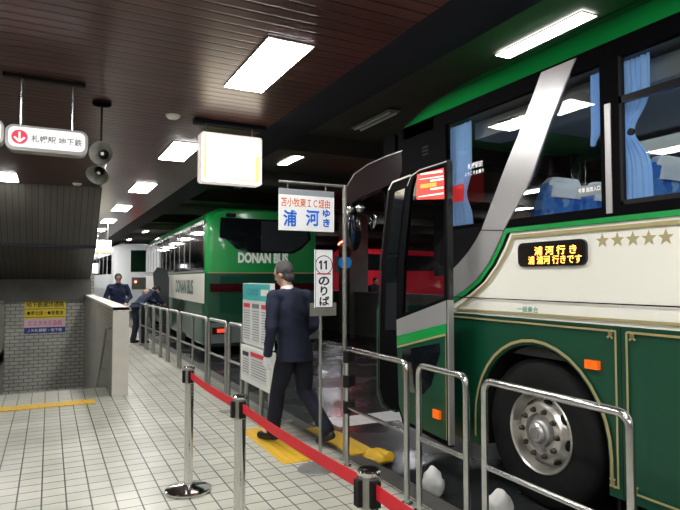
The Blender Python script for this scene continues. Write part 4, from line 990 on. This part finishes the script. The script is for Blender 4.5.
# kerb side (x = 0)
for nm, poly, mat, o in (('side_panel', ((.16, 1.14), (11.6, 1.14), (11.6, 1.80), (.16, 1.80)), M['white'], .006),
                         ('window_band', ((.22, 1.83), (11.7, 1.83), (11.7, 2.98), (.22, 2.98)), M['blackgloss'], .004)):
    quad(nm, [pt(.0, y, z) for y, z in poly], mat, b2, (-o, 0, 0))
yy_ = .30; k = 0
while yy_ < 11.2:
    w_ = (1.55, 1.5, 1.6)[k % 3]
    pane = quad('window', [pt(-.006, y, z) for y, z in ((yy_, 1.93), (yy_+w_, 1.93), (yy_+w_, 2.90), (yy_, 2.90))], M['dglass'], b2, (-.004, 0, 0))
    if k: quad('window_divider', [pt(-.011, y, z) for y, z in ((yy_+w_*.48, 1.93), (yy_+w_*.53, 1.93), (yy_+w_*.53, 2.62), (yy_+w_*.48, 2.62))], M['greysteel'], pane, (-.004, 0, 0))
    quad('window_post', [pt(-.011, y, z) for y, z in ((yy_+w_, 1.90), (yy_+w_+.05, 1.90), (yy_+w_+.05, 2.93), (yy_+w_, 2.93))], M['greysteel'], b2, (-.004, 0, 0))
    yy_ += w_+.08; k += 1
quad('sill_trim', [pt(-.012, y, z) for y, z in ((.2, 1.83), (11.6, 1.83), (11.6, 1.87), (.2, 1.87))], M['silver'], b2, (-.006, 0, 0))
text('DONAN BUS', 'lettering', P('dark green letter', (.0, .07, .05), .4), b2, pt(-.009, 2.75, 1.48), pt(0, -1, 0)-pt(0, 0, 0), Z_, 2.6, .36, .03)
for yw in (3.0, 9.3):
    c = pt(.05, yw, .45-RZ-.0); c.z = .45
    wheel(c.x+.02, c.y, -1, .45, .52, b2)
    MB().lathe([(.58, -.0), (.60, .012), (.30, .006)], (pt(0, yw, 0).x-.002, pt(0, yw, 0).y, .47), (-1, 0, 0), 32).build('wheel_arch', M['black'], b2)
# open luggage hatch standing out from the far coach's side
hp = [(-.05, 5.0, .35), (-.05, 5.0, 1.7), (-.12, 5.0, 1.95), (-.40, 4.9, 2.02), (-.52, 4.9, 1.85), (-.44, 4.9, .75), (-.25, 4.9, .35)]
ht = MB().prism([pt(*p) for p in hp], pt(0, .06, 0)-pt(0, 0, 0)).bevel(.02).build('luggage_hatch', P('dark hatch lining', (.05, .055, .06), .5), b2)
# third, white coach beyond
b3l = Vector((2.55, 27.5, RZ))
b3 = thing('coach_bus', b3l, 'white coach parked beyond the far green coach, glimpsed past the workers', 'bus', None, R(1.5))
pt3 = coach(b3, 11.5, 3.3, 2.5, 1.2, P('white coach lit', (.8, .82, .82), .35, emis=(.9, .95, 1), es=.12), P('white coach lower', (.7, .72, .72), .35, emis=(.9, .95, 1), es=.05))  # brightness painted as body glow, weaker on the lower half
quad('rear_window', [pt3(x, .01, z) for x, z in ((.75, 3.0), (2.2, 3.0), (2.2, 2.0), (.75, 2.0))], M['dglass'], b3, (0, -.03, 0))
quad('rear_grille', [pt3(x, .01, z) for x, z in ((.8, 1.2), (1.9, 1.2), (1.9, 1.75), (.8, 1.75))], M['conc_dark'], b3, (0, -.03, 0))
for x in (.85, 2.2): MB().lathe([(.05, 0), (.045, .03), (.001, .04)], pt3(x+.12, -.0, 1.55), (0, -1, 0), 16).build('tail_lamp', M['redglow'], b3)
for k in range(6): quad('window', [pt3(0, y, z) for y, z in ((.6+k*1.75, 1.9), (2.1+k*1.75, 1.9), (2.1+k*1.75, 2.8), (.6+k*1.75, 2.8))], M['dglass'], b3, (-.01, 0, 0))
for yw in (2.6, 8.8):
    c = pt3(.05, yw, 0); wheel(c.x+.02, c.y, -1, .45, .52, b3)

# ================================================================== LANES BEYOND
# red coach on the far lane
rb = Vector((13.0, 26.5, RZ))
b4 = thing('coach_bus', rb, 'bright red coach in the far lane beyond the low concrete wall', 'bus', None, -R(78))
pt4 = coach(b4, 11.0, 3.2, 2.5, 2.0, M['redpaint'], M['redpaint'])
quad('window_band', [pt4(0, y, z) for y, z in ((.3, 2.0), (10.7, 2.0), (10.7, 2.85), (.3, 2.85))], M['dglass'], b4, (-.01, 0, 0))
quad('window_band', [pt4(2.5, y, z) for y, z in ((.3, 2.1), (10.7, 2.1), (10.7, 2.9), (.3, 2.9))], M['dglass'], b4, pt4(.02, 0, 0)-pt4(0, 0, 0))
quad('rear_window', [pt4(x, 0, z) for x, z in ((.3, 2.0), (2.2, 2.0), (2.2, 2.85), (.3, 2.85))], M['dglass'], b4, (0, -.03, 0))
for yw in (2.6, 8.6):
    c = pt4(.05, yw, 0); wheel(c.x+.02, c.y, -1, .45, .52, b4)
# signal lamps on the pillar across the road
c = gx(345, 250, 7.6)
sg = thing('signal_lamp', (7.6, c.y, RZ), 'signal with a red, a brown and a blue round lamp behind the sign pole', 'signal')
MB().tube([(7.6, c.y+.1, RZ), (7.6, c.y+.1, c.z+.35)], .05, 10).build('post', M['greysteel'], sg)
MB().lathe([(.19, -.02), (.19, .02), (.16, .05), (.001, .05)], gx(345, 262.5, 7.6), (-.35, -1, 0), 24).build('blue_lens', M['bluelens'], sg)
MB().lathe([(.19, -.02), (.19, .02), (.16, .05), (.001, .05)], gx(345, 252, 7.6), (-.35, -1, 0), 24).build('brown_lens', M['brownlens'], sg)
q = gx(344, 246, 7.6); MB().strip([q+Vector((.2*math.cos(a)-.03, -.07, .16*math.sin(a)-.03)) for a in (R(20+k*14) for k in range(11))], .04, (0, 1, 0)).build('red_arc', M['redglow'], sg, False)

# ================================================================== PEOPLE
def limb(mb, pts, rs, seg=16):
    for (a, ra), (b, rb) in zip(zip(pts, rs), zip(pts[1:], rs[1:])): mb.cone(a, b, ra, rb, seg)
def torso(mb, secs, rot=None, seg=24):
    """secs: (centre, rx, ry)"""
    mb.loft([[Vector(c) + Vector((rx*math.cos(q), ry*math.sin(q)*(1 if abs(math.cos(q)) < .7 else .97), 0)) for q in (2*PI*k/seg for k in range(seg))] for c, rx, ry in secs])
def hand(mb, w, d, palm_n, thumb_side, k=1.0, curl=.5):
    """wrist w, pointing d, palm facing palm_n"""
    w = Vector(w); d = Vector(d).normalized(); n = Vector(palm_n); n = (n-d*n.dot(d)).normalized(); s_ = d.cross(n).normalized()*thumb_side
    mt = Matrix((s_, n, d)).transposed()
    mb.ell(w+d*.045*k, (.040*k, .016*k, .052*k), mt, 16)
    for i, (off, ln) in enumerate(((.030, .072), (.010, .080), (-.010, .075), (-.029, .058))):
        a = w + d*.080*k + s_*off*k; r = .0088*k; pts = [a]
        ang = .12
        for seg_ in (.42, .33, .25):
            ang += curl*.9; a = a + (d*math.cos(ang)+n*math.sin(ang))*ln*seg_*k; pts.append(a)
        limb(mb, pts, [r*1.1, r, r*.92, r*.8], 8)
    a = w + d*.025*k + s_*.030*k; b_ = a + (d*.6+s_*.75+n*.25).normalized()*.036*k; c_ = b_ + (d*.9+s_*.2+n*.35).normalized()*.030*k
    limb(mb, [a, b_, c_], [.013*k, .0105*k, .0085*k], 8)
def person(label, group, loc, rz, J, vox, skin, outfit, hairm, detail=True, gloves=None, glasses=False, sc=1.0):
    """J: joints in the body frame (x to the person's own right, y forward, z up)"""
    t = thing('person', loc, label, 'person', group, rz)
    V = Vector; g = {k: V(v) for k, v in J.items() if isinstance(v, tuple)}
    hc = g['head']; hd = V(J.get('look', (0, 1, 0))).normalized(); up = (g['head']-g['neck']).normalized(); rt = hd.cross(up).normalized(); fw = up.cross(rt).normalized()
    HM = Matrix((rt, fw, up)).transposed()
    def h(x, y, z): return hc + HM @ V((x, y, z))
    body = MB()
    body.ell(h(0, -.008, .025), (.076, .094, .095), HM, 24); body.ell(h(0, .022, -.045), (.056, .066, .068), HM, 20)
    limb(body, [h(0, .085, .01), h(0, .100, -.022)], [.010, .014], 8)                     # nose
    body.ell(h(0, .078, .03), (.045, .02, .012), HM, 12)                                  # brow
    for s in (-1, 1): body.ell(h(s*.077, -.008, -.005), (.010, .020, .032), HM, 12)       # ears
    limb(body, [h(0, .0, -.06), g['neck'], g['chest']+V((0, 0, .10))], [.054, .056, .075])
    pv, ch = g['pelvis'], g['chest']; md = (pv+ch)/2
    sh = (g['shL']-g['shR']).length/2
    torso(body, [(pv+V((0, 0, -.08)), .12, .09), (pv, .16, .11), (md, .135, .10), (ch, .165, .11), ((g['shL']+g['shR'])/2, .13, .085), (g['neck']+V((0, 0, -.03)), .06, .05)])
    for s in 'LR':
        limb(body, [g['sh'+s], g['el'+s], g['wr'+s]], [.050, .040, .027])
        limb(body, [g['hip'+s], g['kn'+s], g['an'+s]], [.085, .058, .042])
        limb(body, [g['an'+s], (g['an'+s]+g['to'+s])/2+V((0, 0, .005)), g['to'+s]], [.040, .036, .026])
        if not (gloves and detail): hand(body, g['wr'+s], g['wr'+s]-g['el'+s] if 'hd'+s not in g else g['hd'+s], J.get('pn'+s, (1 if s == 'L' else -1, 0, 0)), (1 if s == 'L' else -1)*J.get('ts', 1))
    link_mesh('body', fused(body, vox, 2), skin, t)
    # clothes
    jk = MB(); hem = J.get('hem', .10)
    tilt = (ch-pv)
    torso(jk, [(pv-tilt.normalized()*hem, .185, .135), (pv+V((0, 0, .02)), .180, .132), (md, .182, .130), (ch, .200, .138), (ch.lerp((g['shL']+g['shR'])/2, .6), .188, .122), ((g['shL']+g['shR'])/2+V((0, 0, .055)), .13, .085), (g['neck']+V((0, -.005, -.005)), .066, .062)])
    limb(jk, [g['shL']+V((.02, 0, -.01)), (g['shL']+g['shR'])/2+V((0, 0, .03)), g['shR']+V((-.02, 0, -.01))], [.072, .075, .072])
    for s in 'LR':
        wr = g['wr'+s]+(g['el'+s]-g['wr'+s]).normalized()*.02
        limb(jk, [g['sh'+s], (g['sh'+s]+g['el'+s])/2, g['el'+s], wr], [.074, .066, .058, .044])
    if J.get('puffy'):
        for k in range(26):
            v = V((random.uniform(-.17, .17), random.choice((-.10, .10)), random.uniform(0, .45))); jk.ell(pv+v, (.06, .03, .04), seg=10)
    jm = fused(jk, vox*1.2, 3)
    for v in jm.vertices:
        n_ = noise.noise(V((v.co.x*7, v.co.y*7, v.co.z*11)))*.010 + noise.noise(v.co*24)*.004; v.co += v.normal*n_
    jo = link_mesh('jacket', jm, outfit[0], t)
    tr = MB(); torso(tr, [(pv+V((0, 0, -.10)), .165, .118), (pv+V((0, 0, .06)), .165, .12)])
    for s in 'LR':
        an = g['an'+s]; kn = g['kn'+s]
        limb(tr, [g['hip'+s]+V((0, 0, .0)), (g['hip'+s]+kn)/2, kn, (kn+an)/2, an+(kn-an).normalized()*.02], [.108, .096, .078, .072, .066])
    tm = fused(tr, vox*1.2, 3)
    for v in tm.vertices:
        v.co += v.normal*(noise.noise(V((v.co.x*9, v.co.y*9, v.co.z*6)))*.010)
    link_mesh('trousers', tm, outfit[1], t)
    for s in 'LR':
        sm = MB(); an, to = g['an'+s], g['to'+s]; d = (to-an); heel = an - V((d.x, d.y, 0)).normalized()*.045 + V((0, 0, -.03))
        limb(sm, [an+V((0, 0, .01)), an+V((0, 0, -.03))], [.047, .045]); limb(sm, [heel, (heel+to)/2+V((0, 0, .004)), to], [.036, .045, .040])
        sm.box(V((-.038, 0, 0)), V((.038, .01, .01)), None) if False else None
        mm = fused(sm, vox, 2); lo = min(v.co.z for v in mm.vertices)
        if an.z < .12:
            for v in mm.vertices: v.co.z = max(v.co.z, .002)
        link_mesh('shoe', mm, outfit[2], t)
    # hair
    hr = MB(); hr.ell(h(0, -.020, .034), (.088, .100, .100), HM, 24); hr.ell(h(0, -.052, -.035), (.066, .055, .062), HM, 20)
    me_ = hr.bm; inv = HM.transposed()
    for v in me_.verts:
        l = inv @ (v.co-hc)
        if l.y > .045 and l.z < .075: l.y = .045; l *= .93
        if l.z < -.088: l.z = -.088
        if abs(l.x) > .07 and l.z < .0: l.x *= .9
        l += V((1, 1, 1))*noise.noise(l*40)*.005
        v.co = hc + HM @ l
    link_mesh('hair', fused(hr, vox*.8, 2), hairm, t)
    fx = MB()
    for s in (-1, 1): fx.ell(h(s*.030, .082, .012), (.013, .008, .007), HM, 10)
    f = fx.mesh('eyes'); link_mesh('eyes', f, M['eye'], t)
    f = MB().ell(h(0, .086, -.055), (.024, .008, .007), HM, 12).mesh('lips'); link_mesh('lips', f, M['lip'], t)
    if glasses:
        gl_ = MB()
        for s in (-1, 1): gl_.strip([h(s*.032+.022*math.cos(q), .096, .012+.015*math.sin(q)) for q in (2*PI*k/14 for k in range(14))], .004, fw, True); gl_.tube([h(s*.055, .094, .014), h(s*.08, .0, .012)], .002, 6)
        gl_.tube([h(-.010, .098, .014), h(.010, .098, .014)], .002, 6); link_mesh('glasses', gl_.mesh('glasses'), M['black'], t)
    cl = MB(); cl.tube([g['neck']+V((0, -.004, -.030)), g['neck']+up*.022], [.066, .061], 20); link_mesh('shirt_collar', cl.mesh('c'), outfit[3], t)
    if gloves:
        for s in 'LR':
            gm = MB(); hand(gm, g['wr'+s], g.get('hd'+s, g['wr'+s]-g['el'+s]), J.get('pn'+s, (1 if s == 'L' else -1, 0, 0)), (1 if s == 'L' else -1), 1.08)
            limb(gm, [g['wr'+s]+(g['el'+s]-g['wr'+s]).normalized()*.03, g['wr'+s]+(g['wr'+s]-g['el'+s]).normalized()*.03], [.030, .030])
            link_mesh('glove', fused(gm, .004, 1), gloves, t)
    return t
SH = (M['suit'], M['suitpants'], M['shoe'], M['pwhite'])
man = dict(pelvis=(-.02, .0, .93), chest=(-.04, .04, 1.27), neck=(-.06, .06, 1.50), head=(-.075, .10, 1.635), look=(-.30, .95, -.08),
    shL=(-.245, .05, 1.415), shR=(.155, .03, 1.415), elL=(-.31, .0, 1.13), wrL=(-.30, .07, .87), elR=(.235, -.02, 1.13), wrR=(.16, .20, .95),
    hdL=(-.12, .15, -1), hdR=(0, .15, -1), pnL=(1, 0, 0), pnR=(-1, 0, 0),
    hipL=(-.09, 0, .90), hipR=(.09, 0, .90), knL=(-.09, .16, .50), anL=(-.10, .22, .085), toL=(-.13, .37, .042),
    knR=(.10, -.02, .485), anR=(.12, -.33, .15), toR=(.125, -.20, .045), hem=.13)
person('man in a navy suit with white gloves and short greying hair, seen from behind', None, (2.155, 5.18, .009), R(20), man, .010, M['skin'], SH, M['hair'], True, M['glove'])
WK = (M['jacketblue'], P('dark work trousers', (.01, .014, .03), .85), M['shoe'], P('dark collar', (.01, .012, .02), .8))
w1 = dict(pelvis=(0, 0, .93), chest=(0, .01, 1.26), neck=(0, .01, 1.49), head=(0, .05, 1.61), look=(-.1, 1, -.25),
    shL=(-.19, .0, 1.40), shR=(.19, .0, 1.40), elL=(-.29, .02, 1.14), wrL=(-.20, .20, 1.0), elR=(.29, .02, 1.14), wrR=(.20, .2, .98), pnL=(0, -.2, -1), pnR=(0, -.2, -1),
    hipL=(-.09, 0, .90), hipR=(.09, 0, .90), knL=(-.11, .05, .49), anL=(-.12, .0, .085), toL=(-.15, .15, .042), knR=(.11, .04, .49), anR=(.12, -.01, .085), toR=(.15, .14, .042), hem=.12, puffy=1)
g_ = gy(118, 300, 15.4)
person('worker in a navy padded jacket and glasses standing upright behind the stair parapet', None, (g_.x, 15.4, 0), R(172), w1, .014, M['skin'], WK, M['hairblack'], False, None, True)
w2 = dict(pelvis=(0, -.02, .95), chest=(0, .24, 1.16), neck=(0, .42, 1.28), head=(0, .53, 1.31), look=(0, .85, -.6),
    shL=(-.18, .34, 1.24), shR=(.18, .34, 1.24), elL=(-.21, .50, 1.02), wrL=(-.14, .66, .98), elR=(.21, .50, 1.02), wrR=(.12, .66, .98), pnL=(0, 0, -1), pnR=(0, 0, -1),
    hipL=(-.09, 0, .90), hipR=(.09, 0, .90), knL=(-.10, .03, .49), anL=(-.10, -.06, .085), toL=(-.12, .09, .042), knR=(.10, .06, .49), anR=(.11, .05, .085), toR=(.14, .20, .042), hem=.08)
g_ = gy(138, 300, 14.9)
person('worker in navy bending forward with both hands on the kerb rail', None, (g_.x, 14.9, 0), R(-62), w2, .014, M['skin'], WK, M['hairblack'], False)
# two waiting figures beyond the low wall
for (px, X_q, lab_, cm_) in ((365, 9.6, 'dark-haired person standing beyond the low wall before the red coach', M['hairblack']), (374.5, 11.3, 'taller person in black standing beyond the low wall before the red coach', M['hairblack'])):
    g_ = gx(px, 285, X_q)
    person(lab_, None, (g_.x, g_.y, RZ), R(120 if px < 370 else 200), dict(w1, puffy=0), .022, M['skin'], (M['suitpants'], M['suitpants'], M['shoe'], M['suitpants']), cm_, False)

# ------------------------------------------------------------------ light and world
def area(name, loc, sx, sy, e, col=(1, 1, 1), rot=(0, 0, 0)):
    l = bpy.data.lights.new(name, 'AREA'); l.shape = 'RECTANGLE'; l.size = sx; l.size_y = sy; l.energy = e; l.color = col
    o = bpy.data.objects.new(name, l); C.objects.link(o); o.location = loc; o.rotation_euler = rot; return o
w = bpy.data.worlds.new('world'); bpy.context.scene.world = w; w.use_nodes = True
w.node_tree.nodes['Background'].inputs[0].default_value = (.5, .6, .75, 1); w.node_tree.nodes['Background'].inputs[1].default_value = .05
area('interior_fill', (BXs+.75, .5, 2.98), .5, 8, 32, (.85, .95, 1)); area('interior_fill', (BXs+1.9, .5, 2.98), .5, 8, 22, (.85, .95, 1))  # added fill lights, unseen, to brighten the dark coach interior
sc = bpy.context.scene
sc.view_settings.view_transform = 'Standard'; sc.view_settings.look = 'None'; sc.view_settings.exposure = .28; sc.view_settings.gamma = 1
sc.cycles.use_denoising = True
try: sc.cycles.denoiser = 'OPENIMAGEDENOISE'
except Exception: pass
sc.cycles.max_bounces = 8; sc.cycles.transparent_max_bounces = 12; sc.cycles.sample_clamp_indirect = 6; sc.cycles.caustics_reflective = False
